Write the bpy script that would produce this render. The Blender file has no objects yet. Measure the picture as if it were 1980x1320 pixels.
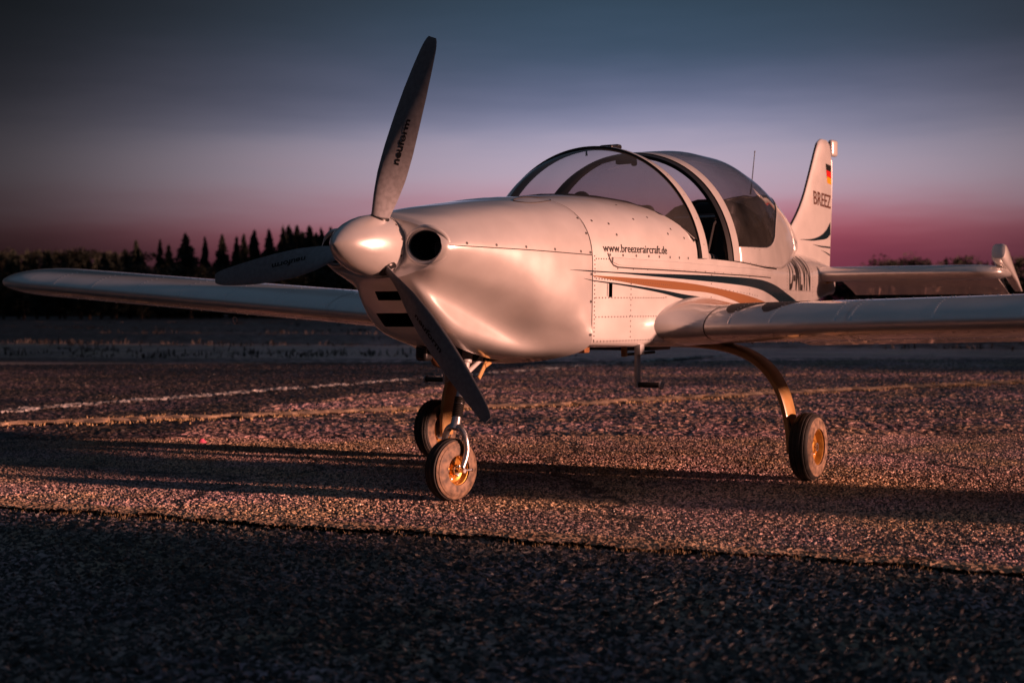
import bpy, bmesh, math, random
import numpy as np
from mathutils import Matrix, Vector

random.seed(7); rng = np.random.default_rng(11)
R = math.radians
scene = bpy.context.scene
COL = scene.collection

# ------------------------------------------------------------------ camera
# aircraft frame: s = metres aft of the propeller disc, y = metres to the aircraft's left, z = up
PSI = 0.5541; CS, CC = math.sin(PSI), math.cos(PSI)
L0, D0, CAMH, FPX = -0.562, 5.80, 0.839, 2787.0
def V(s, y, z): return (-s, y, z)
def LD(lat, dep, z=0.0):                      # ground frame: metres right of / in front of the viewpoint
    u, v = lat - L0, dep - D0
    return V(u*CS + v*CC, u*CC - v*CS, z)
cam_data = bpy.data.cameras.new('camera'); cam = bpy.data.objects.new('camera', cam_data); COL.objects.link(cam)
rt = Vector((-CS, CC, 0)); up = Vector((0, 0, 1)); fw = up.cross(rt)
rl = 0.0053
rt2 = rt*math.cos(rl) - up*math.sin(rl); up2 = up*math.cos(rl) + rt*math.sin(rl)
m = Matrix((rt2, up2, -fw)).transposed().to_4x4(); m.translation = Vector(LD(0, 0, CAMH)); cam.matrix_world = m
cam_data.sensor_width = 36.0; cam_data.lens = FPX/1980*36.0
cam_data.shift_y = -67.0/1980; cam_data.clip_start = 0.1; cam_data.clip_end = 6000
cam_data.dof.use_dof = True; cam_data.dof.focus_distance = 6.5; cam_data.dof.aperture_fstop = 3.4
scene.camera = cam

# ------------------------------------------------------------------ world, sun, exposure
SUN_EL, SUN_AZ = R(6.4), R(8.3)
sun_dir = Vector(V(math.sin(SUN_AZ)*math.cos(SUN_EL), math.cos(SUN_AZ)*math.cos(SUN_EL), math.sin(SUN_EL)))
world = bpy.data.worlds.new('World'); scene.world = world; world.use_nodes = True
nt = world.node_tree; nt.nodes.clear()
def N(nt, t, **k):
    n = nt.nodes.new(t)
    for a, b in k.items(): setattr(n, a, b)
    return n
tc = N(nt, 'ShaderNodeTexCoord'); sep = N(nt, 'ShaderNodeSeparateXYZ'); nt.links.new(tc.outputs['Generated'], sep.inputs[0])
ramp = N(nt, 'ShaderNodeValToRGB'); ramp.color_ramp.interpolation = 'B_SPLINE'
mr = N(nt, 'ShaderNodeMapRange'); mr.inputs['From Min'].default_value = 0.0; mr.inputs['From Max'].default_value = 0.4
mp = N(nt, 'ShaderNodeMapping'); mp.inputs['Scale'].default_value = (1.6, 1.6, 11.0); nt.links.new(tc.outputs['Generated'], mp.inputs[0])
hz_n = N(nt, 'ShaderNodeTexNoise'); hz_n.inputs['Scale'].default_value = 2.2; hz_n.inputs['Detail'].default_value = 4; hz_n.inputs['Roughness'].default_value = .55; nt.links.new(mp.outputs[0], hz_n.inputs['Vector'])
hza = N(nt, 'ShaderNodeMath', operation='MULTIPLY_ADD'); hza.inputs[1].default_value = .036; hza.inputs[2].default_value = -.018; nt.links.new(hz_n.outputs[0], hza.inputs[0])
zz_ = N(nt, 'ShaderNodeMath', operation='ADD'); nt.links.new(sep.outputs['Z'], zz_.inputs[0]); nt.links.new(hza.outputs[0], zz_.inputs[1])
nt.links.new(zz_.outputs[0], mr.inputs['Value']); nt.links.new(mr.outputs[0], ramp.inputs[0])
stops = [(0, (0.104, 0.022, 0.044)), (0.085, (0.176, 0.026, 0.053)), (0.125, (0.336, 0.068, 0.100)), (0.165, (0.384, 0.176, 0.224)), (0.21, (0.384, 0.288, 0.360)), (0.26, (0.320, 0.276, 0.360)), (0.31, (0.184, 0.188, 0.284)), (0.37, (0.084, 0.100, 0.172)), (0.45, (0.030, 0.056, 0.092)), (0.55, (0.021, 0.037, 0.058)), (0.75, (0.022, 0.035, 0.053)), (1, (0.022, 0.034, 0.051))]
el = ramp.color_ramp.elements
while len(el) < len(stops): el.new(.5)
for e, (p, c) in zip(el, stops): e.position = p; e.color = (*c, 1)
flat = N(nt, 'ShaderNodeCombineXYZ'); nt.links.new(sep.outputs['X'], flat.inputs[0]); nt.links.new(sep.outputs['Y'], flat.inputs[1])
nrm = N(nt, 'ShaderNodeVectorMath', operation='NORMALIZE'); nt.links.new(flat.outputs[0], nrm.inputs[0])
dotn = N(nt, 'ShaderNodeVectorMath', operation='DOT_PRODUCT'); nt.links.new(nrm.outputs[0], dotn.inputs[0])
azc = Vector(LD(.085*10, 10)) - Vector(LD(0, 0)); azc.normalize(); dotn.inputs[1].default_value = azc
mz = N(nt, 'ShaderNodeMapRange'); mz.inputs['From Min'].default_value = .900; mz.inputs['From Max'].default_value = 1.0; nt.links.new(dotn.outputs['Value'], mz.inputs['Value'])
pw = N(nt, 'ShaderNodeMath', operation='POWER'); pw.inputs[1].default_value = 1.8; nt.links.new(mz.outputs[0], pw.inputs[0])
ma = N(nt, 'ShaderNodeMath', operation='MULTIPLY_ADD'); ma.inputs[1].default_value = .90; ma.inputs[2].default_value = .10; nt.links.new(pw.outputs[0], ma.inputs[0])
hi = N(nt, 'ShaderNodeMapRange', interpolation_type='SMOOTHSTEP'); hi.inputs['From Min'].default_value = .20; hi.inputs['From Max'].default_value = .60; hi.inputs['To Min'].default_value = 0.0; nt.links.new(sep.outputs['Z'], hi.inputs['Value'])
mxf = N(nt, 'ShaderNodeMath', operation='MAXIMUM'); nt.links.new(ma.outputs[0], mxf.inputs[0]); nt.links.new(hi.outputs[0], mxf.inputs[1])
mul = N(nt, 'ShaderNodeVectorMath', operation='SCALE'); bw_ = N(nt, 'ShaderNodeRGBToBW'); nt.links.new(ramp.outputs[0], bw_.inputs[0])
tint = N(nt, 'ShaderNodeVectorMath', operation='SCALE'); tint.inputs[0].default_value = (1.12, .94, 1.08); nt.links.new(bw_.outputs[0], tint.inputs['Scale'])
inv = N(nt, 'ShaderNodeMath', operation='MULTIPLY_ADD'); inv.inputs[1].default_value = -.62; inv.inputs[2].default_value = .62; nt.links.new(mxf.outputs[0], inv.inputs[0])
dul = N(nt, 'ShaderNodeMix', data_type='RGBA'); nt.links.new(inv.outputs[0], dul.inputs[0]); nt.links.new(ramp.outputs[0], dul.inputs[6]); nt.links.new(tint.outputs[0], dul.inputs[7])
nt.links.new(dul.outputs[2], mul.inputs[0]); nt.links.new(mxf.outputs[0], mul.inputs['Scale'])
sky = N(nt, 'ShaderNodeTexSky', sky_type='NISHITA', sun_disc=False, sun_elevation=SUN_EL, sun_rotation=math.atan2(sun_dir.x, sun_dir.y), dust_density=2.0)
sks = N(nt, 'ShaderNodeVectorMath', operation='SCALE'); sks.inputs['Scale'].default_value = .001
nt.links.new(sky.outputs[0], sks.inputs[0])
addn = N(nt, 'ShaderNodeVectorMath', operation='ADD'); nt.links.new(mul.outputs[0], addn.inputs[0]); nt.links.new(sks.outputs[0], addn.inputs[1])
bg = N(nt, 'ShaderNodeBackground'); nt.links.new(addn.outputs[0], bg.inputs['Color']); bg.inputs['Strength'].default_value = 1.0
wo = N(nt, 'ShaderNodeOutputWorld'); nt.links.new(bg.outputs[0], wo.inputs[0])
sl = bpy.data.lights.new('sun', 'SUN'); sl.energy = 5.0; sl.color = (1.0, .465, .335); sl.angle = R(1.4)
so = bpy.data.objects.new('sun', sl); COL.objects.link(so); so.location = (0, 20, 20)
so.rotation_euler = sun_dir.to_track_quat('Z', 'Y').to_euler()
vs = scene.view_settings; vs.view_transform = 'Standard'; vs.look = 'None'; vs.exposure = 0.45; vs.gamma = 1.0; vs.use_curve_mapping = False
scene.cycles.use_denoising = True
scene.cycles.max_bounces = 8; scene.cycles.transparent_max_bounces = 24; scene.cycles.caustics_reflective = False; scene.cycles.caustics_refractive = False

# ------------------------------------------------------------------ helpers
def mat(name, base=(.5,.5,.5), rough=.5, metal=0.0, spec=.5, coat=0.0):
    m = bpy.data.materials.new(name); m.use_nodes = True
    b = m.node_tree.nodes['Principled BSDF']
    b.inputs['Base Color'].default_value = (*base, 1); b.inputs['Roughness'].default_value = rough
    b.inputs['Metallic'].default_value = metal; b.inputs['Specular IOR Level'].default_value = spec
    b.inputs['Coat Weight'].default_value = coat; b.inputs['Coat Roughness'].default_value = .06
    return m
def bsdf(m): return m.node_tree.nodes['Principled BSDF']
def add_bump(m, scale, strength, dist=.002, kind='noise', detail=3.0, coords='Object', normal='Normal'):
    t = m.node_tree; tcn = N(t, 'ShaderNodeTexCoord')
    n = N(t, 'ShaderNodeTexNoise') if kind == 'noise' else N(t, 'ShaderNodeTexVoronoi')
    n.inputs['Scale'].default_value = scale
    if kind == 'noise': n.inputs['Detail'].default_value = detail
    t.links.new(tcn.outputs[coords], n.inputs['Vector'])
    b = N(t, 'ShaderNodeBump'); b.inputs['Strength'].default_value = strength; b.inputs['Distance'].default_value = dist
    t.links.new(n.outputs[0], b.inputs['Height']); t.links.new(b.outputs[0], bsdf(m).inputs[normal])
    return n
def vary(m, scale, c1, c2, detail=6.0, lo=.35, hi=.65, rough=None):
    t = m.node_tree; tcn = N(t, 'ShaderNodeTexCoord'); n = N(t, 'ShaderNodeTexNoise'); n.inputs['Scale'].default_value = scale; n.inputs['Detail'].default_value = detail
    t.links.new(tcn.outputs['Object'], n.inputs['Vector']); r = N(t, 'ShaderNodeValToRGB')
    r.color_ramp.elements[0].position = lo; r.color_ramp.elements[0].color = (*c1, 1); r.color_ramp.elements[1].position = hi; r.color_ramp.elements[1].color = (*c2, 1)
    t.links.new(n.outputs[0], r.inputs[0]); t.links.new(r.outputs[0], bsdf(m).inputs['Base Color'])
    if rough:
        q = N(t, 'ShaderNodeMapRange'); q.inputs['To Min'].default_value = rough[0]; q.inputs['To Max'].default_value = rough[1]
        t.links.new(n.outputs[0], q.inputs['Value']); t.links.new(q.outputs[0], bsdf(m).inputs['Roughness'])
    return r

def mk(name, verts, faces, material, parent=None, smooth=True, recalc=False, label=None, kind=None, mats=None, fmat=None, sharp=None):
    me = bpy.data.meshes.new(name); me.from_pydata([tuple(v) for v in verts], [], [tuple(f) for f in faces])
    if recalc:
        bm = bmesh.new(); bm.from_mesh(me); bmesh.ops.remove_doubles(bm, verts=bm.verts, dist=1e-5); bmesh.ops.recalc_face_normals(bm, faces=bm.faces); bm.to_mesh(me); bm.free()
    for mm in (mats or [material]): me.materials.append(mm)
    if fmat is not None: me.polygons.foreach_set('material_index', fmat)
    me.polygons.foreach_set('use_smooth', [smooth]*len(me.polygons))
    if smooth and sharp: me.set_sharp_from_angle(angle=R(sharp))
    me.update()
    o = bpy.data.objects.new(name, me); COL.objects.link(o)
    if parent: o.parent = parent
    if label: o['label'] = label
    if kind: o['kind'] = kind
    return o
def from_bm(name, bm, material, parent=None, smooth=True, sharp=40, label=None):
    bmesh.ops.recalc_face_normals(bm, faces=bm.faces)
    me = bpy.data.meshes.new(name); bm.to_mesh(me); bm.free(); me.materials.append(material)
    me.polygons.foreach_set('use_smooth', [smooth]*len(me.polygons))
    if smooth and sharp: me.set_sharp_from_angle(angle=R(sharp))
    o = bpy.data.objects.new(name, me); COL.objects.link(o)
    if parent: o.parent = parent
    if label: o['label'] = label
    return o
def loft(secs, closed=True, cap0=False, cap1=False):
    n = len(secs[0]); vs_ = [p for s in secs for p in s]; fs = []
    for i in range(len(secs)-1):
        for j in range(n if closed else n-1):
            k = (j+1) % n; fs.append((i*n+j, i*n+k, (i+1)*n+k, (i+1)*n+j))
    if cap0: fs.append(tuple(range(n)))
    if cap1: fs.append(tuple(reversed([(len(secs)-1)*n+j for j in range(n)])))
    return vs_, fs
def tube_data(pts, radii, n=12, caps=True):
    P = [Vector(p) for p in pts]; secs = []
    if not hasattr(radii, '__len__'): radii = [radii]*len(P)
    t0 = (P[1]-P[0]).normalized(); ref = Vector((0,0,1)) if abs(t0.z) < .9 else Vector((1,0,0)); u = t0.cross(ref).normalized()
    for i, p in enumerate(P):
        t = (P[min(i+1,len(P)-1)] - P[max(i-1,0)]).normalized(); u = (u - t*u.dot(t)).normalized(); v = t.cross(u)
        secs.append([tuple(p + (u*math.cos(a) + v*math.sin(a))*radii[i]) for a in [2*math.pi*k/n for k in range(n)]])
    return loft(secs, True, caps, caps)
def tube(name, pts, radii, material, parent=None, n=12, smooth=True):
    v, f = tube_data(pts, radii, n); return mk(name, v, f, material, parent, smooth, recalc=True, sharp=50)
def lathe_data(profile, origin, axis, n=48):
    ax = Vector(axis).normalized(); ref = Vector((0,0,1)) if abs(ax.z) < .9 else Vector((1,0,0)); u = ax.cross(ref).normalized(); v = ax.cross(u); o = Vector(origin)
    return loft([[tuple(o + ax*a + (u*math.cos(t)+v*math.sin(t))*max(r,1e-4)) for t in [2*math.pi*k/n for k in range(n)]] for a, r in profile], True)
def lathe(name, profile, origin, axis, material, parent=None, n=48, sharp=35):
    v, f = lathe_data(profile, origin, axis, n); return mk(name, v, f, material, parent, True, recalc=True, sharp=sharp)
def box_bm(bm, c, size, rot=None, bevel=.0, seg=2):
    r = bmesh.ops.create_cube(bm, size=1.0); vv = r['verts']
    bmesh.ops.scale(bm, vec=size, verts=vv)
    if bevel:
        ed = list({e for v in vv for e in v.link_edges}); q = bmesh.ops.bevel(bm, geom=ed, offset=bevel, segments=seg, affect='EDGES', profile=.5)
        vv = list({v for f in q['faces'] for v in f.verts} | {v for v in vv if v.is_valid})
    if rot: bmesh.ops.rotate(bm, cent=(0,0,0), matrix=rot, verts=vv)
    bmesh.ops.translate(bm, vec=c, verts=vv); return vv
def box(name, c, size, material, parent=None, rot=None, bevel=.004, seg=2):
    bm = bmesh.new(); box_bm(bm, c, size, rot, bevel, seg); return from_bm(name, bm, material, parent)
def pchip(xs, ys, x):
    xs = np.asarray(xs, float); ys = np.asarray(ys, float); h = np.diff(xs); d = np.diff(ys)/h; mm = np.zeros(len(xs))
    for i in range(1, len(xs)-1):
        if d[i-1]*d[i] > 0:
            w1, w2 = 2*h[i]+h[i-1], h[i]+2*h[i-1]; mm[i] = (w1+w2)/(w1/d[i-1]+w2/d[i])
    mm[0], mm[-1] = d[0], d[-1]
    x = np.clip(x, xs[0], xs[-1]); i = int(min(np.searchsorted(xs, x, 'right')-1, len(xs)-2)); t = (x-xs[i])/h[i]
    return float((1+2*t)*(1-t)**2*ys[i] + t*(1-t)**2*h[i]*mm[i] + t*t*(3-2*t)*ys[i+1] + t*t*(t-1)*h[i]*mm[i+1])
def catmull(P, per=6):
    P = np.asarray(P, float); out = []
    E = np.vstack([P[0]+(P[0]-P[1])*np.array([-1,1]) if False else 2*P[0]-P[1], P, 2*P[-1]-P[-2]])
    E[0] = (-P[1][0], P[1][1]); E[-1] = (-P[-2][0], P[-2][1])
    for i in range(1, len(E)-2):
        for k in range(per):
            t = k/per; a, b, c, d = E[i-1], E[i], E[i+1], E[i+2]
            out.append(.5*((2*b)+(c-a)*t+(2*a-5*b+4*c-d)*t*t+(3*b-a-3*c+d)*t**3))
    out.append(P[-1]); return np.array(out)
def tag(o, label, cat, group=None, kind=None):
    if label: o['label'] = label
    if cat: o['category'] = cat
    if group: o['group'] = group
    if kind: o['kind'] = kind
    return o
def empty(name, loc=(0,0,0)):
    o = bpy.data.objects.new(name, None); o.location = loc; o.empty_display_size = .2; COL.objects.link(o); return o
def boolean(o, cutter, solver='EXACT'):
    md = o.modifiers.new('b', 'BOOLEAN'); md.operation = 'DIFFERENCE'; md.object = cutter; md.solver = solver
    try: md.material_mode = 'TRANSFER'
    except Exception: pass
    dg = bpy.context.evaluated_depsgraph_get(); dg.update()
    me = bpy.data.meshes.new_from_object(o.evaluated_get(dg)); old = o.data; o.modifiers.clear(); o.data = me
    cm = cutter.data; bpy.data.objects.remove(cutter); bpy.data.meshes.remove(cm); bpy.data.meshes.remove(old)

# ------------------------------------------------------------------ materials
M = {}
def paint(name, metal, rough, bs, bstr, lo, hi):
    m = mat(name, hi, rough, metal=metal, coat=1.0); bsdf(m).inputs['Coat Roughness'].default_value = .045
    vary(m, 9, lo, hi, rough=(rough-.05, rough+.06)); add_bump(m, bs, bstr, .02, detail=1.0)
    t = m.node_tree; b = next(n for n in t.nodes if n.type == 'BUMP'); t.links.new(b.outputs[0], bsdf(m).inputs['Coat Normal']); return m
M['paint'] = paint('pearl_white_cowl', .42, .30, 3.4, .75, (.77,.75,.735), (.83,.81,.795))
M['paint_metal'] = paint('pearl_white_skin', .34, .32, 2.6, .22, (.77,.755,.74), (.83,.81,.795))
M['paint_wing'] = paint('pearl_white_wing', .68, .34, 2.2, .30, (.76,.75,.735), (.82,.805,.79))
M['navy'] = mat('navy_vinyl', (.008,.018,.026), .16, spec=.4)
M['tan'] = mat('copper_vinyl', (.36,.165,.075), .28, metal=.3, coat=.3)
M['ink'] = mat('black_vinyl', (.018,.016,.016), .35)
M['brown_ink'] = mat('brown_vinyl', (.10,.045,.035), .4)
M['seam'] = mat('panel_gap', (.035,.03,.03), .7)
M['rivet_dark'] = mat('rivet_steel_dark', (.06,.05,.05), .5)
M['rivet'] = mat('rivet_bright', (.9,.9,.9), .3, metal=.8)
M['blade'] = mat('grey_composite', (.085,.085,.095), .42, spec=.5); vary(M['blade'], 60, (.26,.26,.28), (.34,.34,.37), rough=(.34,.48))
M['blade_ink'] = mat('blade_print', (.008,.008,.01), .5)
M['dark'] = mat('cockpit_black', (.012,.012,.013), .75); add_bump(M['dark'], 400, .3, .001)
M['cavity'] = mat('engine_bay_black', (.016,.016,.017), .7)
M['seat'] = mat('seat_leather', (.020,.019,.020), .5); add_bump(M['seat'], 60, .4, .003)
M['cloth'] = mat('grey_cushion', (.30,.29,.29), .85); add_bump(M['cloth'], 45, .9, .01)
M['rubber'] = mat('tyre_rubber', (.045,.035,.03), .62); vary(M['rubber'], 35, (.09,.062,.045), (.34,.22,.145), detail=8, rough=(.5,.8)); add_bump(M['rubber'], 180, .35, .002)
M['tread'] = mat('tread_rubber', (.018,.017,.017), .6); vary(M['tread'], 30, (.012,.011,.011), (.035,.031,.029), detail=8, rough=(.5,.75))
M['rim'] = mat('gold_wheel', (.62,.30,.06), .32, metal=.65); vary(M['rim'], 40, (.50,.22,.035), (.70,.36,.08), rough=(.25,.5))
M['steel'] = mat('bare_steel', (.62,.61,.62), .26, metal=.9); vary(M['steel'], 50, (.5,.49,.5), (.68,.67,.67), rough=(.2,.42))
M['alu'] = mat('grey_paint', (.55,.54,.54), .35, coat=.1)
M['gear'] = mat('honey_composite', (.56,.33,.13), .36, coat=.2); vary(M['gear'], 14, (.48,.26,.09), (.60,.37,.16))
M['exhaust'] = mat('burnt_steel', (.33,.16,.08), .4, metal=.8)
M['black'] = mat('black_paint', (.015,.015,.017), .35)
M['boot'] = mat('rubber_boot', (.02,.019,.018), .6)
M['flag_black'] = mat('flag_black', (.01,.01,.01), .4); M['flag_red'] = mat('flag_red', (.62,.015,.012), .4); M['flag_gold'] = mat('flag_gold', (.85,.33,.01), .4)
# tinted acrylic: thin sheet, part clear part mirror by the Fresnel law
g = bpy.data.materials.new('tinted_acrylic'); g.use_nodes = True; t = g.node_tree; t.nodes.clear()
tr = N(t, 'ShaderNodeBsdfTransparent'); tr.inputs[0].default_value = (.52,.51,.54,1); gl = N(t, 'ShaderNodeBsdfGlossy'); gl.inputs['Roughness'].default_value = .03
fr = N(t, 'ShaderNodeFresnel'); ge = N(t, 'ShaderNodeNewGeometry'); io = N(t, 'ShaderNodeMapRange'); io.inputs['To Min'].default_value = 1.45; io.inputs['To Max'].default_value = 1/1.45; t.links.new(ge.outputs['Backfacing'], io.inputs['Value']); t.links.new(io.outputs[0], fr.inputs['IOR']); mx = N(t, 'ShaderNodeMixShader'); ou = N(t, 'ShaderNodeOutputMaterial')
t.links.new(fr.outputs[0], mx.inputs[0]); t.links.new(gl.outputs[0], mx.inputs[2]); t.links.new(mx.outputs[0], ou.inputs[0])
df = N(t, 'ShaderNodeBsdfDiffuse'); df.inputs[0].default_value = (.5,.48,.47,1); dm = N(t, 'ShaderNodeMixShader'); dn = N(t, 'ShaderNodeTexNoise'); dn.inputs['Scale'].default_value = 3.0; dn.inputs['Detail'].default_value = 6
dtc = N(t, 'ShaderNodeTexCoord'); t.links.new(dtc.outputs['Object'], dn.inputs['Vector']); dr = N(t, 'ShaderNodeMapRange'); dr.inputs['From Min'].default_value = .35; dr.inputs['From Max'].default_value = .75; dr.inputs['To Min'].default_value = .015; dr.inputs['To Max'].default_value = .085
t.links.new(dn.outputs[0], dr.inputs['Value']); t.links.new(dr.outputs[0], dm.inputs[0]); t.links.new(tr.outputs[0], dm.inputs[1]); t.links.new(df.outputs[0], dm.inputs[2]); t.links.new(dm.outputs[0], mx.inputs[1])
M['glass'] = g


# ------------------------------------------------------------------ ground
FRAME = [(-CS, CC), (-CC, -CS)]     # world directions of "right" and "away" as seen from the viewpoint
def ground_mat(name, dark, light, chip, spec=.35, lo=.25):
    m = mat(name, dark, .72, spec=spec); t = m.node_tree; tcn = N(t,'ShaderNodeTexCoord')
    vo = N(t,'ShaderNodeTexVoronoi'); vo.inputs['Scale'].default_value = chip; t.links.new(tcn.outputs['Object'], vo.inputs['Vector'])
    r = N(t,'ShaderNodeValToRGB'); sp = N(t,'ShaderNodeSeparateColor'); t.links.new(vo.outputs['Color'], sp.inputs[0]); t.links.new(sp.outputs[0], r.inputs[0])
    r.color_ramp.elements[0].position = lo; r.color_ramp.elements[0].color = (*dark,1); r.color_ramp.elements[1].position = .95; r.color_ramp.elements[1].color = (*light,1)
    no = N(t,'ShaderNodeTexNoise'); no.inputs['Scale'].default_value = .55; no.inputs['Detail'].default_value = 7; no.inputs['Roughness'].default_value = .62; t.links.new(tcn.outputs['Object'], no.inputs['Vector'])
    mr_ = N(t,'ShaderNodeMapRange'); mr_.inputs['From Min'].default_value = .32; mr_.inputs['From Max'].default_value = .68; mr_.inputs['To Min'].default_value = .30; mr_.inputs['To Max'].default_value = 1.5; t.links.new(no.outputs[0], mr_.inputs['Value'])
    sc = N(t,'ShaderNodeVectorMath',operation='SCALE'); t.links.new(r.outputs[0], sc.inputs[0]); t.links.new(mr_.outputs[0], sc.inputs['Scale'])
    n2 = N(t,'ShaderNodeTexNoise'); n2.inputs['Scale'].default_value = 1.3; n2.inputs['Detail'].default_value = 5; t.links.new(tcn.outputs['Object'], n2.inputs['Vector'])
    hue = N(t,'ShaderNodeValToRGB'); hue.color_ramp.elements[0].position = .38; hue.color_ramp.elements[0].color = (.98,.80,.98,1); hue.color_ramp.elements[1].position = .62; hue.color_ramp.elements[1].color = (1.0,.88,.66,1); t.links.new(n2.outputs[0], hue.inputs[0])
    mh = N(t,'ShaderNodeVectorMath',operation='MULTIPLY'); t.links.new(sc.outputs[0], mh.inputs[0]); t.links.new(hue.outputs[0], mh.inputs[1])
    # cracks: edges of large crooked cells
    wob = N(t,'ShaderNodeTexNoise'); wob.inputs['Scale'].default_value = 2.6; wob.inputs['Detail'].default_value = 6; t.links.new(tcn.outputs['Object'], wob.inputs['Vector'])
    wa = N(t,'ShaderNodeVectorMath',operation='MULTIPLY_ADD'); wa.inputs[1].default_value = (.5,.5,.5); t.links.new(wob.outputs['Color'], wa.inputs[0]); t.links.new(tcn.outputs['Object'], wa.inputs[2])
    cv = N(t,'ShaderNodeTexVoronoi', feature='DISTANCE_TO_EDGE'); cv.inputs['Scale'].default_value = .42; t.links.new(wa.outputs[0], cv.inputs['Vector'])
    cm_ = N(t,'ShaderNodeMapRange'); cm_.inputs['From Min'].default_value = .004; cm_.inputs['From Max'].default_value = .012; cm_.inputs['To Min'].default_value = .12; t.links.new(cv.outputs['Distance'], cm_.inputs['Value'])
    fin_ = N(t,'ShaderNodeVectorMath',operation='SCALE'); t.links.new(mh.outputs[0], fin_.inputs[0]); t.links.new(cm_.outputs[0], fin_.inputs['Scale']); t.links.new(fin_.outputs[0], bsdf(m).inputs['Base Color'])
    q = N(t,'ShaderNodeMapRange'); q.inputs['To Min'].default_value = .28; q.inputs['To Max'].default_value = .8; t.links.new(sp.outputs[1], q.inputs['Value']); t.links.new(q.outputs[0], bsdf(m).inputs['Roughness'])
    return m
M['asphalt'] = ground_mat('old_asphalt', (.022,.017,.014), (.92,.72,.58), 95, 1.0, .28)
M['asphalt_far'] = ground_mat('old_asphalt_far', (.05,.038,.034), (.62,.46,.40), 34, 1.0, .28)
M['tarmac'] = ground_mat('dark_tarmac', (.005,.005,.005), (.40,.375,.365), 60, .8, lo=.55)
M['strip_dark'] = ground_mat('dark_strip_ground', (.03,.03,.033), (.07,.07,.075), 12)
M['field'] = ground_mat('dry_meadow', (.022,.018,.017), (.085,.068,.062), 5); add_bump(M['field'], 2.5, .9, .25, detail=8)
M['whiteline'] = mat('road_marking', (.72,.70,.68), .7); vary(M['whiteline'], 5, (.06,.05,.05), (.70,.66,.64), detail=9, lo=.42, hi=.60)
M['dirt'] = mat('dry_dirt', (.42,.30,.20), .95); vary(M['dirt'], 9, (.16,.10,.065), (.66,.47,.32), detail=9, lo=.3, hi=.7)
M['straw'] = mat('dry_grass', (.46,.32,.17), .8); M['straw_pale'] = mat('pale_dry_grass', (.12,.105,.10), .85)
def sheet(name, pts, z, material, kind='structure'):
    o = mk(name, [(x,y,z) for x,y,*_ in pts], [tuple(range(len(pts)))], material, None, smooth=False); o['kind'] = kind; return o
gnd = sheet('ground', [LD(-2500,-60),LD(2500,-60),LD(2500,3000),LD(-2500,3000)], -.030, M['field'])
# seam / shadow line across the apron runs along (s, y) = (.145, .989)
LP = np.array([-.23, .81]); LDIR = np.array([.1452,.9894]); LNR = np.array([-.9894,.1452])   # LNR points to the viewpoint's side
def rough_sheet(name, cell, amp, lat_of_dep, d0, d1, mt, z0=0.0, seed=1, keep=None):
    """cracked-stone surface: a jittered grid of chips, each corner at its own height"""
    g_ = np.random.default_rng(seed); L = max(lat_of_dep(d0), lat_of_dep(d1)); nx, ny = int(2*L/cell)+1, int((d1-d0)/cell)+1
    la, de = np.meshgrid(np.linspace(-L,L,nx), np.linspace(d0,d1,ny)); la = la+g_.uniform(-.36,.36,la.shape)*cell; de = de+g_.uniform(-.36,.36,de.shape)*cell
    zz = z0+amp*(g_.random(la.shape)**1.6-.45)
    yy, xx = np.mgrid[0:ny,0:nx]; lo = np.zeros(la.shape)
    for fq, am in ((.35,.5),(.9,.3),(2.3,.2)):
        for _ in range(3):
            a = g_.uniform(0,6.28); ph = g_.uniform(0,6.28); lo += am*np.sin(fq*6.28*(la*math.cos(a)+de*math.sin(a))+ph)/3
    zz += lo*.004
    X = -((la-L0)*CS+(de-D0)*CC); Y = (la-L0)*CC-(de-D0)*CS
    idx = np.arange(nx*ny).reshape(ny,nx); q = np.stack([idx[:-1,:-1],idx[:-1,1:],idx[1:,1:],idx[1:,:-1]],-1)
    dm = (de[:-1,:-1]+de[1:,1:])/2; lm = np.abs(la[:-1,:-1]+la[1:,1:])/2; ok = lm < np.vectorize(lat_of_dep)(dm)
    if keep is not None: ok &= keep(-(X[:-1,:-1]), Y[:-1,:-1])
    q = q[ok]; fl = g_.random(len(q)) < .5
    tri = np.concatenate([np.where(fl[:,None], q[:,[0,1,2]], q[:,[0,1,3]]), np.where(fl[:,None], q[:,[0,2,3]], q[:,[1,2,3]])])
    used = np.unique(tri); rem = np.full(nx*ny,-1); rem[used] = np.arange(len(used)); tri = rem[tri]
    co = np.stack([X.ravel()[used],Y.ravel()[used],zz.ravel()[used]],1).astype(np.float32)
    me = bpy.data.meshes.new(name); me.vertices.add(len(co)); me.vertices.foreach_set('co', co.ravel()); me.loops.add(tri.size); me.loops.foreach_set('vertex_index', tri.ravel().astype(np.int32))
    me.polygons.add(len(tri)); me.polygons.foreach_set('loop_start', np.arange(0,tri.size,3,dtype=np.int32)); me.polygons.foreach_set('use_smooth', np.zeros(len(tri),bool))
    me.materials.append(mt); me.update(calc_edges=True); o = bpy.data.objects.new(name, me); COL.objects.link(o); o['kind'] = 'structure'; return o
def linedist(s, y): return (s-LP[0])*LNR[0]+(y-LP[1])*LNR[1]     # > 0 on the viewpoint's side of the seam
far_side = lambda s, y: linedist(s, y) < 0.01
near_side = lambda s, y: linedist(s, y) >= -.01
FR = .372
rough_sheet('apron', .0081, .0098, lambda d: FR*d+1.15, 3.9, 9.3, M['asphalt'], 0, 1, far_side)
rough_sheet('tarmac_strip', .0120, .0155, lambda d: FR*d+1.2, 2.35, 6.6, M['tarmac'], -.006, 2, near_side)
def in_shade_patch(s, y):          # shade falloff of the left ground, painted as darker asphalt
    return y < -3.9-.30*(s-3.0)+.25*np.sin(s*.9)+.10*np.sin(s*3.7)
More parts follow.
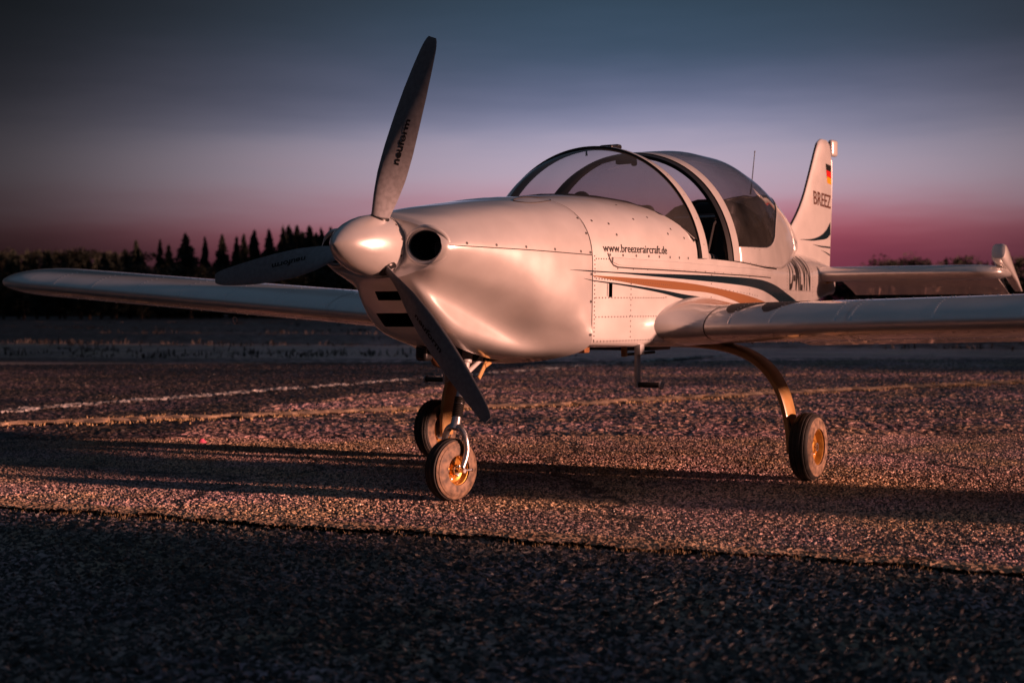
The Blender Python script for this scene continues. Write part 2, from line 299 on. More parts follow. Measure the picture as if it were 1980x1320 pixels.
rough_sheet('apron_far', .024, .0165, lambda d: FR*d+1.2, 9.25, 22.0, M['asphalt_far'], -.003, 3, lambda s, y: ~in_shade_patch(s, y))
M['shade_asphalt'] = ground_mat('shade_toned_asphalt', (.012,.011,.012), (.12,.10,.10), 34, .6, .4)  # asphalt darkened in its colour to stand for shade
rough_sheet('painted_shade_patch', .024, .0165, lambda d: FR*d+1.2, 9.25, 22.0, M['shade_asphalt'], -.003, 3, in_shade_patch)
# plain sheets carry the apron on outside the built relief
def seam_pt(k, off): p = LP+LDIR*k+LNR*off; return V(p[0],p[1],0)
sheet('apron_base', [seam_pt(-30,0),seam_pt(40,0),seam_pt(40,-24),seam_pt(-30,-24)], -.018, M['asphalt'])
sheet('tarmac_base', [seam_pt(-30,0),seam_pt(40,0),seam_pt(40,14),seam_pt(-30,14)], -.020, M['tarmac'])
sheet('dark_strip', [LD(-60,30.5),LD(-14,24.8),LD(-1.4,22.1),LD(8,21.6),LD(60,22.6),LD(60,24.2),LD(8,23.2),LD(-1.4,23.8),LD(-14,26.8),LD(-60,34)], -.012, M['strip_dark'])  # darker band of ground crossing beyond the apron
# worn white line, parallel to the aircraft
def ribbon(name, pts, w_, z, material, jag=.0, n=160, kind='structure', hump=0.0):
    P = resamp_(pts, n); rows = []
    for i, p in enumerate(P):
        t_ = P[min(i+1,n-1)]-P[max(i-1,0)]; t_ /= np.linalg.norm(t_); nn = np.array([-t_[1],t_[0]]); j0, j1 = rng.normal(0,jag), rng.normal(0,jag)
        rows.append([V(*(p+nn*(w_/2+j0)*k), z+hump*(1-k*k)*(.4+rng.random()*.8)) if k < 0 else V(*(p+nn*(w_/2+j1)*k), z+hump*(1-k*k)*(.4+rng.random()*.8)) for k in np.linspace(-1,1,7)])
    v, f = loft(rows, False); o = mk(name, v, f, material, None, smooth=False); o['kind'] = kind; return o
def resamp_(pts, n):
    P = np.array(pts, float); d = np.r_[0, np.cumsum(np.linalg.norm(np.diff(P,axis=0),axis=1))]; x = np.linspace(0,d[-1],n); return np.c_[np.interp(x,d,P[:,0]), np.interp(x,d,P[:,1])]
rough_sheet('painted_line', .026, .020, lambda d: FR*d+1.2, 9.3, 24, M['whiteline'], .006, 8, lambda s, y: (np.abs(y+6.3+.02*np.sin(s*3.1)+.02*np.sin(s*9.3)) < .12+.06*np.sin(s*5.3)*np.sin(s*1.7)))
# dirt-filled joints with dry grass
J1 = [tuple(LP+LDIR*k+LNR*.0) for k in (-4,-2,0,2,5)]
def seam_keep(s, y):
    k = (s-LP[0])*LDIR[0]+(y-LP[1])*LDIR[1]; d = linedist(s, y)
    wv = .10+.030*np.sin(k*2.3+.6)+.022*np.sin(k*6.1)+.016*np.sin(k*14.7+1.0)+.012*np.sin(k*33.0)
    return (d < .03+.02*np.sin(k*4.7)+.015*np.sin(k*17)) & (d > -wv)
rough_sheet('dirt_seam', .010, .0105, lambda d: FR*d+1.2, 3.6, 7.2, M['dirt'], .010, 7, seam_keep)
J2 = [(-1.0,-7.0),(2.3,-5.1),(5.02,-3.32),(6.2,-2.45),(7.9,-1.75),(11.5,.05),(16,2.4)]
ribbon('dirt_joint', J2, .22, .008, M['dirt'], .05, 300, hump=.02)
def grass(name, spots, hgt, width, material, blades=8, spread=.05, seed=5):
    g_ = np.random.default_rng(seed); vs_, fs = [], []
    for (x, y, z, k) in spots:
        for _ in range(blades):
            a = g_.uniform(0,6.28); r = g_.random()*spread*k; bx, by = x+math.cos(a)*r, y+math.sin(a)*r; h = hgt*k*g_.uniform(.35,1.1); ln = g_.uniform(.1,.9)*h; d = g_.uniform(0,6.28); w_ = width*g_.uniform(.5,1.2); px, py = -math.sin(d)*w_/2, math.cos(d)*w_/2
            b = len(vs_); mx_, my_ = bx+math.cos(d)*ln*.35, by+math.sin(d)*ln*.35
            vs_ += [(bx-px,by-py,z),(bx+px,by+py,z),(mx_+px*.8,my_+py*.8,z+h*.6),(mx_-px*.8,my_-py*.8,z+h*.6),(bx+math.cos(d)*ln,by+math.sin(d)*ln,z+h)]
            fs += [(b,b+1,b+2,b+3),(b+3,b+2,b+4)]
    o = mk(name, vs_, fs, material, None, smooth=False); o['kind'] = 'stuff'; return o
def along_line(pts, n, jit, kmin=.4, kmax=1.2, clump=3.0):
    P = resamp_(pts, 2000); out = []; g_ = np.random.default_rng(n)
    for _ in range(n):
        i = int(g_.random()*1999); p = P[i]; dens = .5+.5*math.sin(i*.021)*math.sin(i*.0073+1)+.25*math.sin(i*.11)
        if g_.random() > dens: continue
        w_ = V(p[0]+g_.normal(0,jit), p[1]+g_.normal(0,jit), 0); out.append((w_[0],w_[1],.002,g_.uniform(kmin,kmax)))
    return out
tag(grass('dry_grass', along_line(J1, 1100, .07), .014, .003, M['straw'], 6, .03), 'short dry grass growing along the dirt seam in the asphalt', 'grass', kind='stuff')
tag(grass('dry_grass', along_line(J2, 2600, .16), .022, .012, M['straw'], 9, .13), 'straw-coloured dry grass along the diagonal joint behind the aircraft', 'grass', kind='stuff')
sp_f = []
g2 = np.random.default_rng(9)
for _ in range(1500):
    d = 25.0+70*g2.random()**1.3; l = g2.uniform(-.46,.46)*d
    if math.sin(l*.35+d*.6)*math.sin(d*.31+l*.05) < .18: continue
    p = LD(l, d); sp_f.append((p[0],p[1],-.03,g2.uniform(.5,1.3)))
tag(grass('meadow_grass', sp_f, .13, .035, M['straw_pale'], 12, .6), 'pale withered grass tufts on the dark meadow before the trees', 'grass', kind='stuff')
# stones scattered loose over the apron
M['pebble'] = mat('loose_chipping', (.30,.27,.25), .8); vs_, fs = [], []
for _ in range(5200):
    d = 2.6+6.6*g2.random()**.75; l = g2.uniform(-1,1)*(FR*d+.3); p = LD(l, d); r = g2.uniform(.0025,.0065); b = len(vs_); z = .001
    a = g2.uniform(0,6.28)
    for k in range(4): vs_.append((p[0]+r*math.cos(a+k*1.57)*g2.uniform(.6,1.3), p[1]+r*math.sin(a+k*1.57)*g2.uniform(.6,1.3), z+r*g2.uniform(-.1,.4)))
    vs_.append((p[0]+r*g2.uniform(-.3,.3), p[1]+r*g2.uniform(-.3,.3), z+r*g2.uniform(.7,1.2))); fs += [(b+k,b+(k+1)%4,b+4) for k in range(4)]
tag(mk('loose_gravel', vs_, fs, M['pebble'], None, smooth=False), 'loose stone chippings scattered over the asphalt', 'gravel', kind='stuff')

# ------------------------------------------------------------------ the aircraft
AC = empty('light_aircraft')
tag(AC, 'cream-lit white low-wing light aircraft with three-blade propeller parked on the asphalt', 'aircraft')

# --- fuselage shape
WS = [(.9,.497),(1.2,.555),(1.5,.59),(1.85,.605),(2.3,.595),(2.8,.535),(3.2,.46),(3.8,.335),(4.4,.22),(5.0,.12),(5.38,.06)]
def bw(s): return pchip([a for a,_ in WS],[b for _,b in WS], s)
def bt(s): return pchip([.9,1.35,1.9,2.6,3.2,3.8,4.4,5.0,5.38],[1.335,1.37,1.36,1.28,1.215,1.215,1.205,1.17,1.12], s)
def bs(s): return pchip([.9,1.5,2.5,3.2,4.0,5.38],[1.0,1.03,1.04,1.035,1.02,1.02], s)
def bb(s): return pchip([.9,1.5,2.3,2.8,3.4,4.2,4.9,5.38],[.667,.648,.64,.66,.72,.80,.875,.93], s)
def bn(s): return pchip([.9,2.0,3.2,4.2,5.38],[2.8,2.8,2.3,2.0,2.0], s)
def body_half(s):
    w, zt, zs, zb, n = bw(s), bt(s), bs(s), bb(s), bn(s); P = []
    for k in range(25):
        a = k/24*math.pi/2; P.append((w*math.sin(a)**(2/n), zs+(zt-zs)*math.cos(a)**(2/n)))
    rc = min(.035, w*.3); wb = w*.985
    for k in range(1, 8): q = k/8; P.append((w+(wb-w)*q, zs+(zb+rc-zs)*q))
    for k in range(6): a = k/5*math.pi/2; P.append((wb-rc+rc*math.cos(a), zb+rc-rc*math.sin(a)))
    P.append((wb*.5, zb-.006)); P.append((0, zb-.008)); return P
def ring(half, s):
    L = [V(s, y, z) for y, z in half]; Rr = [V(s, -y, z) for y, z in half[-2:0:-1]]; return L + Rr
# --- cowling shape: control points of the left half at a few stations
CW = {.052: [(0,1.205),(.12,1.188),(.236,1.146),(.306,1.080),(.248,1.008),(.152,.975),(.095,.962),(0,.958)],
 .07: [(0,1.222),(.13,1.203),(.250,1.156),(.322,1.080),(.262,.998),(.165,.963),(.105,.948),(0,.943)],
 .15: [(0,1.233),(.18,1.212),(.290,1.156),(.348,1.078),(.288,.985),(.190,.915),(.158,.858),(0,.838)],
 .3: [(0,1.256),(.22,1.235),(.330,1.168),(.380,1.07),(.330,.955),(.205,.860),(.196,.745),(0,.716)],
 .5: [(0,1.285),(.250,1.265),(.372,1.188),(.427,1.06),(.392,.918),(.236,.790),(.212,.688),(0,.65)],
 .7: [(0,1.31),(.26,1.292),(.405,1.208),(.465,1.05),(.448,.838),(.290,.712),(.236,.642),(0,.608)],
 .925: [(0,1.336),(.25,1.318),(.422,1.237),(.499,1.035),(.500,.85),(.494,.676),(.31,.607),(0,.58)]}
cws = sorted(CW)
def cowl_half(s):
    P = [(pchip(cws, [CW[k][i][0] for k in cws], s), pchip(cws, [CW[k][i][1] for k in cws], s)) for i in range(8)]
    Q = catmull(P, 8); Q[:,0] = np.maximum(Q[:,0], 0); Q[0,0] = 0; Q[-1,0] = 0
    if s > .72:                                     # run flush into the fuselage at the firewall
        k = ((s-.72)/.205)**2; Bh = np.array(body_half(.9265)); ba = np.arctan2(Bh[:,1]-1.0, Bh[:,0]); br = np.hypot(Bh[:,0], Bh[:,1]-1.0)
        for i in range(len(Q)):
            a = math.atan2(Q[i,1]-1.0, Q[i,0]); r = math.hypot(Q[i,0], Q[i,1]-1.0)
            if a > -.57: r2 = r+(float(np.interp(-a, -ba, br))+.0015-r)*k*min(1, (a+.57)/.12); Q[i] = (math.cos(a)*r2, 1.0+math.sin(a)*r2)
        Q[0,0] = 0
    return [tuple(q) for q in Q]
_cache = {}
def side_y(s, z):
    """outer left surface at (s, z)"""
    k = round(s, 3)
    if k not in _cache:
        h = np.array(cowl_half(s) if s < .926 else body_half(s)); i = int(np.argmin(h[:,1])); _cache[k] = h[:i+1]
    h = _cache[k]; zz = h[::-1,1]; return float(np.interp(z, np.maximum.accumulate(zz), h[::-1,0]))

# --- cowling with real openings
st = [.052,.058,.064,.07,.08,.095,.115,.14] + list(np.linspace(.17,.925,26))
secs = [ring(cowl_half(s), s) for s in st]
v, f = loft(secs, True, True, True)
cowl = mk('engine_cowling', v, f, M['paint'], AC, recalc=True)
cowl.data.materials.append(M['cavity'])
def elli_cutter(c, ay, az, s0, s1, flare=1.0, n=28, yshift=0.0):
    secs = []
    for s, q in ((s0, flare), (s0+(s1-s0)*.12, 1.0), (s1, .8)):
        secs.append([V(s, c[0]+yshift*(s-s0)+ay*q*math.cos(a), c[1]+az*q*math.sin(a)) for a in [2*math.pi*k/n for k in range(n)]])
    v, f = loft(secs, True, True, True); return mk('cut', v, f, M['cavity'], recalc=True)
for sg in (1, -1): boolean(cowl, elli_cutter((sg*.222, 1.084), .082, .063, -.02, .34))
def box_cutter(s0, s1, y0, y1, z0, z1):
    v = [V(s,y,z) for s in (s0,s1) for y in (y0,y1) for z in (z0,z1)]; f = [(0,1,3,2),(4,6,7,5),(0,4,5,1),(2,3,7,6),(0,2,6,4),(1,5,7,3)]
    return mk('cut', v, f, M['cavity'], smooth=False, recalc=True)
boolean(cowl, box_cutter(-.1,.34,-.065,.095,.868,.905))
boolean(cowl, box_cutter(-.1,.42,-.12,.15,.758,.815))
boolean(cowl, box_cutter(.42,.80,-.075,.10,.50,.70))        # nose-leg opening under the chin
cowl.data.polygons.foreach_set('use_smooth', [True]*len(cowl.data.polygons)); cowl.data.set_sharp_from_angle(angle=R(38))
# rolled lips round the cheek intakes
for sg in (1, -1):
    pts = []
    for k in range(41):
        a = 2*math.pi*k/40; pts.append(V(.060+.014*(1-math.cos(a))*0+.028*max(0,math.cos(a)*1.0)**2, sg*.222+sg*.091*math.cos(a), 1.084+.072*math.sin(a)))
    tube('intake_lip', pts, .0125, M['paint'], AC, n=10)
# finned cylinder heads glimpsed inside the cheek intakes
for sg in (1, -1):
    fp = []
    for k in range(9): fp += [(k*.011,.030),(k*.011,.046),(k*.011+.004,.046),(k*.011+.004,.030)]
    lathe('cylinder_head', [(0,0)]+fp+[(.10,0)], V(.24,sg*.17,1.075), (0,sg,0), M['alu'], cowl, 20)
# radiator cores seen in the chin openings
for z0, z1, y0, y1, nm in ((.862,.91,-.07,.1,'oil_cooler'),(.752,.82,-.125,.155,'radiator')):
    vs_, fs = [], []
    for k in range(int((y1-y0)/.006)):
        y = y0+.006*k; b = len(vs_); vs_ += [V(.30,y,z0),V(.30,y,z1),V(.335,y,z1),V(.335,y,z0)]; fs.append((b,b+1,b+2,b+3))
    mk(nm, vs_, fs, M['black'], AC, smooth=False)

# --- fuselage with cut-out cockpit
st = [.9265,.95] + list(np.linspace(1.0,5.38,74))
v, f = loft([ring(body_half(s), s) for s in st], True, True, True)
body = mk('fuselage', v, f, M['paint_metal'], AC, recalc=True); body.data.materials.append(M['dark'])
GB = [(0,1.33,1.374),(.15,1.36,1.370),(.25,1.43,1.360),(.36,1.54,1.336),(.475,1.645,1.283),(.56,1.75,1.21),(.605,1.81,1.152)]   # |y|, s, z of the windscreen's foot
prof = [(1.31,1.50),(1.31,1.376),(1.36,1.370),(1.43,1.360),(1.54,1.336),(1.645,1.283),(1.75,1.210),(1.81,1.155),(1.885,1.135),(1.905,1.072),(2.26,1.066),(2.9,1.045),(3.25,1.045),(3.25,1.50)]
n = len(prof); v = [V(s,-.9,z) for s,z in prof] + [V(s,.9,z) for s,z in prof]
f = [tuple(range(n)), tuple(range(2*n-1,n-1,-1))] + [(i,(i+1)%n,n+(i+1)%n,n+i) for i in range(n)]
boolean(body, mk('cut', v, f, M['dark'], smooth=False, recalc=True))
v = [V(s,y,z) for s,ya in ((1.62,.49),(1.9,.55),(2.5,.53),(3.1,.42)) for y in (-ya,ya) for z in (.72,1.5)]
f = [(0,2,3,1),(12,13,15,14)]
for i in range(3):
    a = i*4; f += [(a,a+4,a+6,a+2),(a+1,a+3,a+7,a+5),(a,a+1,a+5,a+4),(a+2,a+6,a+7,a+3)]
boolean(body, mk('cut', v, f, M['dark'], smooth=False, recalc=True))
boolean(body, box_cutter(1.040,1.066,.40,.60,.879,.941))     # vent slot in the side
body.data.polygons.foreach_set('use_smooth', [True]*len(body.data.polygons)); body.data.set_sharp_from_angle(angle=R(40))

# --- windscreen hoop, windscreen
HC, HB, HA, HS = 1.011, .640, .628, 1.85
def hoop_pt(a, da=0.0, s=HS): return (s, (HA+da)*math.cos(a), HC+(HB+da)*math.sin(a))
a0 = math.asin((1.07-HC)/HB)
secs = []
for k in range(61):
    a = a0+(math.pi-2*a0)*k/60; wd = .031+.012*abs(math.cos(a))
    secs.append([V(*hoop_pt(a, d, HS+ds)) for d, ds in ((.004,-wd*.8),(.006,0),(.004,wd),(-.012,wd),(-.016,0),(-.012,-wd*.8))])
v, f = loft(secs, True, True, True); mk('windscreen_hoop', v, f, M['paint_metal'], AC, mats=[M['paint_metal'], M['black']], fmat=[1 if (i%6) in (2,3,4,5) or i >= 360 else 0 for i in range(len(f))], sharp=40)
aw = math.asin((1.15-HC)/HB); gsec = []; foot = []
def foot_pt(y):
    q = abs(y); return (float(np.interp(q,[p[0] for p in GB],[p[1] for p in GB])), y, float(np.interp(q,[p[0] for p in GB],[p[2] for p in GB])))
for k in range(65):
    a = aw+(math.pi-2*aw)*k/64; H = np.array(hoop_pt(a, -.004, HS-.02)); c = math.cos(a)/math.cos(aw)
    yb = .598*math.copysign(abs(c)**.8, c); B = np.array(foot_pt(yb)); foot.append(B)
    Mid = (H+B)/2; bul = .045*math.sin(a)**1.0
    Ct = Mid + np.array([-.25*bul*0 - .04*math.sin(a), 0.0, bul*1.1])
    gsec.append([V(*((1-t)**2*B+2*t*(1-t)*Ct+t*t*H)) for t in np.linspace(0,1,15)])
v, f = loft(gsec, False); mk('windscreen', v, f, M['glass'], AC)
vs_, fs = [], []
secs = []
for i, B in enumerate(foot):
    sg = B[1]; o = .003
    secs.append([V(B[0]-.012, B[1]*1.008, B[2]+.003), V(B[0], B[1]*1.004, B[2]+.007), V(B[0]+.012, B[1]*.990, B[2]+.006), V(B[0]+.012, B[1]*.98, B[2]-.012), V(B[0]-.010, B[1]*1.0, B[2]-.010)])
v, f = loft(secs, True, True, True); mk('windscreen_seal', v, f, M['black'], AC, recalc=True)

# --- sliding canopy, pushed back on its rails
def c_top(s): return pchip([2.26,2.5,2.8,3.1,3.5,3.85,4.1,4.35,4.55],[1.652,1.688,1.712,1.712,1.668,1.588,1.498,1.388,1.285], s)
def c_w(s): return pchip([2.26,2.5,2.8,3.2,3.6,4.0,4.35,4.55],[.600,.588,.545,.468,.378,.275,.165,.06], s)
def c_b(s): return pchip([2.26,2.9,3.35,3.6,4.0,4.35,4.55],[1.062,1.044,1.044,1.075,1.155,1.225,1.27], s)
def c_pt(s, q):
    """q = 0 at the left sill, .5 at the crown, 1 at the right sill"""
    zt, w, zb = c_top(s), c_w(s), c_b(s); zc = zb-.05*min(1,(zt-zb)/.4); a0_ = math.asin(min(.99,(zb-zc)/(zt-zc))); a = a0_+(math.pi-2*a0_)*q; e = 2/2.12
    cy, sy = math.cos(a), math.sin(a); A = w/ (abs(math.cos(a0_))**e)
    return (s, A*math.copysign(abs(cy)**e, cy), zc+(zt-zc)*abs(sy)**e)
def q_of_z(s, z):
    lo, hi = 0.0, .5
    for _ in range(30):
        mid = (lo+hi)/2
        if c_pt(s, mid)[2] < z: lo = mid
        else: hi = mid
    return lo
def win_q(s): # lower edge of the glass
    if s < 2.36: return .5
    z = float(np.interp(s,[2.36,2.80,2.95,3.07,3.17,3.25,3.33,3.45,3.7,4.05],[1.147,1.157,1.163,1.178,1.202,1.235,1.285,1.345,1.45,1.56]))
    return q_of_z(s, z) if z < c_top(s)-.004 else .5
gs = list(np.linspace(2.36,2.9,14)) + list(np.linspace(2.93,3.5,24)) + list(np.linspace(3.54,4.02,14))
gsec = [[V(*c_pt(s, win_q(s)+(1-2*win_q(s))*t)) for t in np.linspace(0,1,41)] for s in gs]
v, f = loft(gsec, False); cang = mk('canopy_glass', v, f, M['glass'], AC)
def shell(name, gridp, material, th=.006, label=None):
    o = mk(name, *loft(gridp, False), material, AC); md = o.modifiers.new('t','SOLIDIFY'); md.thickness = th; md.offset = 0
    return o
for sg in (0, 1):
    P = []
    for s in gs: q = win_q(s); P.append([V(*c_pt(s, (q*t if sg == 0 else 1-q*t))) for t in np.linspace(0,1,13)])
    shell('canopy_skirt', P, M['paint_metal'])
ts_ = list(np.linspace(4.02,4.55,14)); shell('canopy_tail_fairing', [[V(*c_pt(s,t)) for t in np.linspace(0,1,41)] for s in ts_], M['paint_metal'])
secs = []
for t in np.linspace(0,1,61):
    r_ = []
    for s, d in ((2.262,.006),(2.30,.007),(2.362,.003),(2.362,-.012),(2.30,-.018),(2.262,-.018)):
        p = np.array(c_pt(s, t)); c = np.array([s,0,1.10]); nv = p-c; nv[0] = 0; nv /= np.linalg.norm(nv); r_.append(V(*(p+nv*d)))
    secs.append(r_)
v, f = loft(secs, True, True, True); mk('canopy_frame', v, f, M['paint_metal'], AC, mats=[M['paint_metal'], M['black']], fmat=[1 if (i%6) in (2,3,4,5) or i >= 360 else 0 for i in range(len(f))], sharp=40)
secs = []
for t in np.linspace(0,1,61):
    r_ = []
    for s, d in ((2.222,-.008),(2.256,.001),(2.256,-.026),(2.222,-.026)):
        p = np.array(c_pt(max(s,2.262), t)); c = np.array([s,0,1.10]); nv = p-c; nv[0] = 0; nv /= np.linalg.norm(nv); q = p+nv*d; q[0] = s; r_.append(V(*q))
    secs.append(r_)
v, f = loft(secs, True, True, True); mk('canopy_seal', v, f, M['black'], AC, recalc=True, sharp=40)
# dark edge trim along the glass
for sg in (0, 1):
    pts = [V(*[c + 0 for c in c_pt(s, (win_q(s) if sg == 0 else 1-win_q(s)))]) for s in gs]
    tube('glass_trim', pts, .0045, M['black'], AC, n=6)
# canopy latch on the crown and handle underneath
bm = bmesh.new(); box_bm(bm, V(2.05,.0,1.668), (.10,.075,.022), None, .009, 3); box_bm(bm, V(2.12,.0,1.678), (.05,.05,.026), None, .011, 3); box_bm(bm, V(1.93,0,1.655), (.12,.012,.010), None, .003, 1)
from_bm('canopy_latch', bm, M['black'], AC)
bm = bmesh.new(); box_bm(bm, V(2.235,0,1.612), (.03,.12,.03), None, .01, 3); box_bm(bm, V(2.22,.055,1.60), (.025,.03,.035), None, .01, 3); from_bm('latch_handle', bm, M['black'], AC)
tube('windscreen_drain_pin', [V(HS,-.03,1.635), V(HS,-.03,1.61)], [.004,.006], M['black'], AC, n=8)

# --- rails, seams and rivets on the fuselage
def strip_on_side(name, pts, width, material, parent, off=.0018, offs=None, m_=2, sgn=1):
    """thin raised ribbon following (s, z) points on the side skin"""
    secs = []; P = np.array(pts, float)
    for i, p in enumerate(P):
        t_ = P[min(i+1,len(P)-1)]-P[max(i-1,0)]; t_ /= np.linalg.norm(t_); nn = np.array([-t_[1], t_[0]])
        row = []
        for k in np.linspace(-.5,.5,m_+1): q = p+nn*width*k; row.append(V(q[0], sgn*(side_y(q[0], q[1])+off), q[1]))
        secs.append(row)
    v, f = loft(secs, False); return mk(name, v, f, material, parent)
def resamp(pts, n):
    P = np.array(pts, float); d = np.r_[0, np.cumsum(np.linalg.norm(np.diff(P,axis=0),axis=1))]; x = np.linspace(0,d[-1],n)
    return np.c_[np.interp(x,d,P[:,0]), np.interp(x,d,P[:,1])]
def smooth_line(xs, zs, n): return [(x, pchip(xs, zs, x)) for x in np.linspace(xs[0], xs[-1], n)]
def seam_ring(name, s, half, material, w=.006, off=.002, parent=None):
    secs = []
    for ss in (s-w/2, s+w/2):
        secs.append([V(ss, y*(1+off/max(.3,abs(y)))*(1 if True else 1), z+(off if z > 1.2 else (-off if z < .68 else 0))) for y, z in half])
    v, f = loft(secs, False); return mk(name, v, f, material, parent)
for sg in (1, -1):
    h = [(sg*y, z) for y, z in body_half(.93)]
    seam_ring('firewall_seam', .928, h, M['seam'], .0055, .0022, body)
    ln = smooth_line([.075,.5,.925],[1.083,1.076,1.064], 40)
    strip_on_side('cowl_split_line', ln, .004, M['seam'], cowl, .0016, sgn=sg, m_=1)
    rl_ = [(s, 1.020+.0*s) for s in np.linspace(1.10,3.05,40)]
    # raised slide rail: closed bar hugging the side
    secs = []
    for s in np.linspace(1.06,3.08,48):
        zt_ = float(np.interp(s,[1.06,1.2,1.6,2.15,3.08],[1.058,1.054,1.048,1.038,1.036])); zb_ = float(np.interp(s,[1.06,1.10,1.2,1.6,2.15,3.08],[1.034,1.022,1.018,1.012,1.005,1.002])); y = side_y(s, 1.03)
        secs.append([V(s, sg*(y-.004), zb_), V(s, sg*(y+.007), zb_+.002), V(s, sg*(y+.009), zt_-.003), V(s, sg*(y+.005), zt_), V(s, sg*(y-.004), zt_)])
    v, f = loft(secs, True, True, True); rail = mk('canopy_rail', v, f, M['paint_metal'], AC, recalc=True, sharp=30)
    strip_on_side('rail_groove', [(1.034,1.076),(1.040,1.062),(1.052,1.040),(1.070,1.022),(1.10,1.0135),(1.2,1.0105)]+[(s, float(np.interp(s,[1.2,1.6,2.15,3.08],[1.0105,1.005,.998,.995]))) for s in np.linspace(1.3,3.06,30)], .0065, M['seam'], body, .0016, sgn=sg, m_=1)  # dark groove line along the lower edge of the rail
def dots(name, pts, r, material, parent, h=.35, n=6):
    """many small fastener heads: (position, normal)"""
    vs_, fs = [], []
    for p, nr in pts:
        p = Vector(p); nr = Vector(nr).normalized(); ref = Vector((0,0,1)) if abs(nr.z) < .9 else Vector((1,0,0)); u = nr.cross(ref).normalized(); w_ = nr.cross(u); b = len(vs_)
        for k in range(n): a = 2*math.pi*k/n; vs_.append(tuple(p+(u*math.cos(a)+w_*math.sin(a))*r))
        vs_.append(tuple(p+nr*r*h))
        for k in range(n): fs.append((b+k, b+(k+1)%n, b+n))
    o = mk(name, vs_, fs, material, parent); o['kind'] = 'stuff'; return o
def on_side(s, z, off=.001, sg=1):
    y = side_y(s, z); dy = (side_y(s+.01, z)-side_y(s-.01, z))/.02; dz = (side_y(s, z+.004)-side_y(s, z-.004))/.008
    return V(s, sg*(y+off), z), (dy, sg, -dz)
rp = []
for s in np.arange(.95,1.40,.022): rp.append(on_side(s, .684))
for s in np.arange(.955,1.42,.0215): rp.append(on_side(s, .792))
for s in np.arange(.955,1.50,.0215): rp.append(on_side(s, .877 if s < 1.48 else .88))
for s in np.arange(.955,1.55,.019): rp.append(on_side(s, .962-.045*(s-.95)))
for z in np.arange(.70,.96,.024): rp.append(on_side(1.20, z))
for z in np.arange(.69,1.06,.0185): rp.append(on_side(.945, z))
for s in np.arange(.955,1.04,.017): rp.append(on_side(s, 1.049))
for s in np.arange(1.1,3.0,.115): rp.append(on_side(s, 1.0065))
for s in np.arange(1.95,2.75,.055): rp += [on_side(s, .962-.03*(s-1.95)), on_side(s, .93-.05*(s-1.95))]
for z in np.arange(.86,1.0,.022): rp += [on_side(1.98, z), on_side(2.55, z)]
for s in np.arange(3.2,4.9,.05): rp.append(on_side(s, .93+.0*s))
for z in np.arange(.9,1.15,.02): rp += [on_side(3.62, z), on_side(4.55, z), on_side(4.95, z)]
dots('rivet_rows', rp, .0038, M['rivet_dark'], body)
sp_ = []
for s in (.165,.33,.50,.68,.85): sp_.append(on_side(s, float(np.interp(s,[.075,.5,.925],[1.095,1.088,1.076]))))
for z in (1.228,1.16,1.075,.98,.86,.715): sp_.append(on_side(.915, z, .002))
for s in (1.05,1.14,1.24,1.34,1.43,1.53,1.62,1.71): sp_.append(on_side(s, 1.068))
for s, z in ((1.12,1.16),(1.10,1.21),(1.31,1.24),(1.45,1.255),(1.60,1.205),(1.70,1.165),(1.0,1.22),(1.55,1.18),(1.32,1.31)): sp_.append(on_side(s, z))
dots('screw_heads', sp_, .0062, M['rivet_dark'], cowl, n=8)
sk = []
for s in np.arange(2.40,3.3,.115):
    for dz in (.012,.095):
        z = c_b(s)+dz
        if z < 1.15 and (dz < .05 or s < 2.8):
            p = c_pt(s, q_of_z(s, z)); sk.append((V(p[0],p[1]+.004,p[2]), (0,1,.1)))
dots('skirt_rivets', sk, .0032, M['rivet_dark'], AC)
hp = []
for k in range(14):
    a = a0+(math.pi-2*a0)*(k+.5)/14; p = hoop_pt(a, .006, HS); hp.append((V(*p), (0,math.cos(a),math.sin(a))))
dots('hoop_screws', hp, .0036, M['rivet_dark'], AC)
# gap edge round the vent slot, oil door on the cowl
strip_on_side('vent_lip', [(1.033,.883),(1.033,.940)], .009, M['paint'], body, .003, m_=1)
od = []
for k in range(33):
    a = 2*math.pi*k/32; cs, cz = .845, .245
    od.append((cs+.135*math.cos(a)*(1.0), cz+.055*math.sin(a)))
pts = []
for s, y in od:
    h = np.array(cowl_half(s)); i = int(np.argmax(h[:,0])); z = float(np.interp(y, h[:i,0], h[:i,1])); pts.append(V(s, y+.001, z+.0015))
tube('oil_door_seam', pts, .0016, M['seam'], cowl, n=5)

# --- painted stripes and lettering, laid on the skin
def decal(name, top, bot, material, parent, n=48, m_=4, off=.0016, sg=1):
    T, B = resamp(top, n), resamp(bot, n); secs = []
    for a, b in zip(T, B): secs.append([V(q[0], sg*(side_y(q[0],q[1])+off), q[1]) for q in [a+(b-a)*k/m_ for k in range(m_+1)]])
    v, f = loft(secs, False); return mk(name, v, f, material, parent)
def curve(pts, n=40):
    xs = [p[0] for p in pts]; zs = [p[1] for p in pts]; return smooth_line(xs, zs, n)
sA_t = [(.764,.9975),(.869,.997),(1.072,.992),(1.395,.989),(1.862,.989),(2.381,.986),(2.733,.981),(3.098,.963),(3.578,.914),(4.137,.842)]
sA_b = [(.764,.9965),(.869,.992),(1.072,.987),(1.395,.975),(1.862,.961),(2.176,.952),(2.732,.930),(2.964,.909),(3.236,.876),(3.52,.833)]
sB_t = [(.93,.975),(1.202,.967),(1.616,.953),(1.913,.936),(2.428,.898),(2.731,.874),(3.139,.834)]
sB_b = [(.93,.972),(1.144,.948),(1.461,.922),(1.777,.910),(1.893,.906),(2.378,.852),(2.52,.825)]
sC_t = [(.854,.961),(.906,.956),(1.114,.941),(1.461,.913),(1.70,.892),(1.893,.880),(2.092,.858),(2.287,.830)]
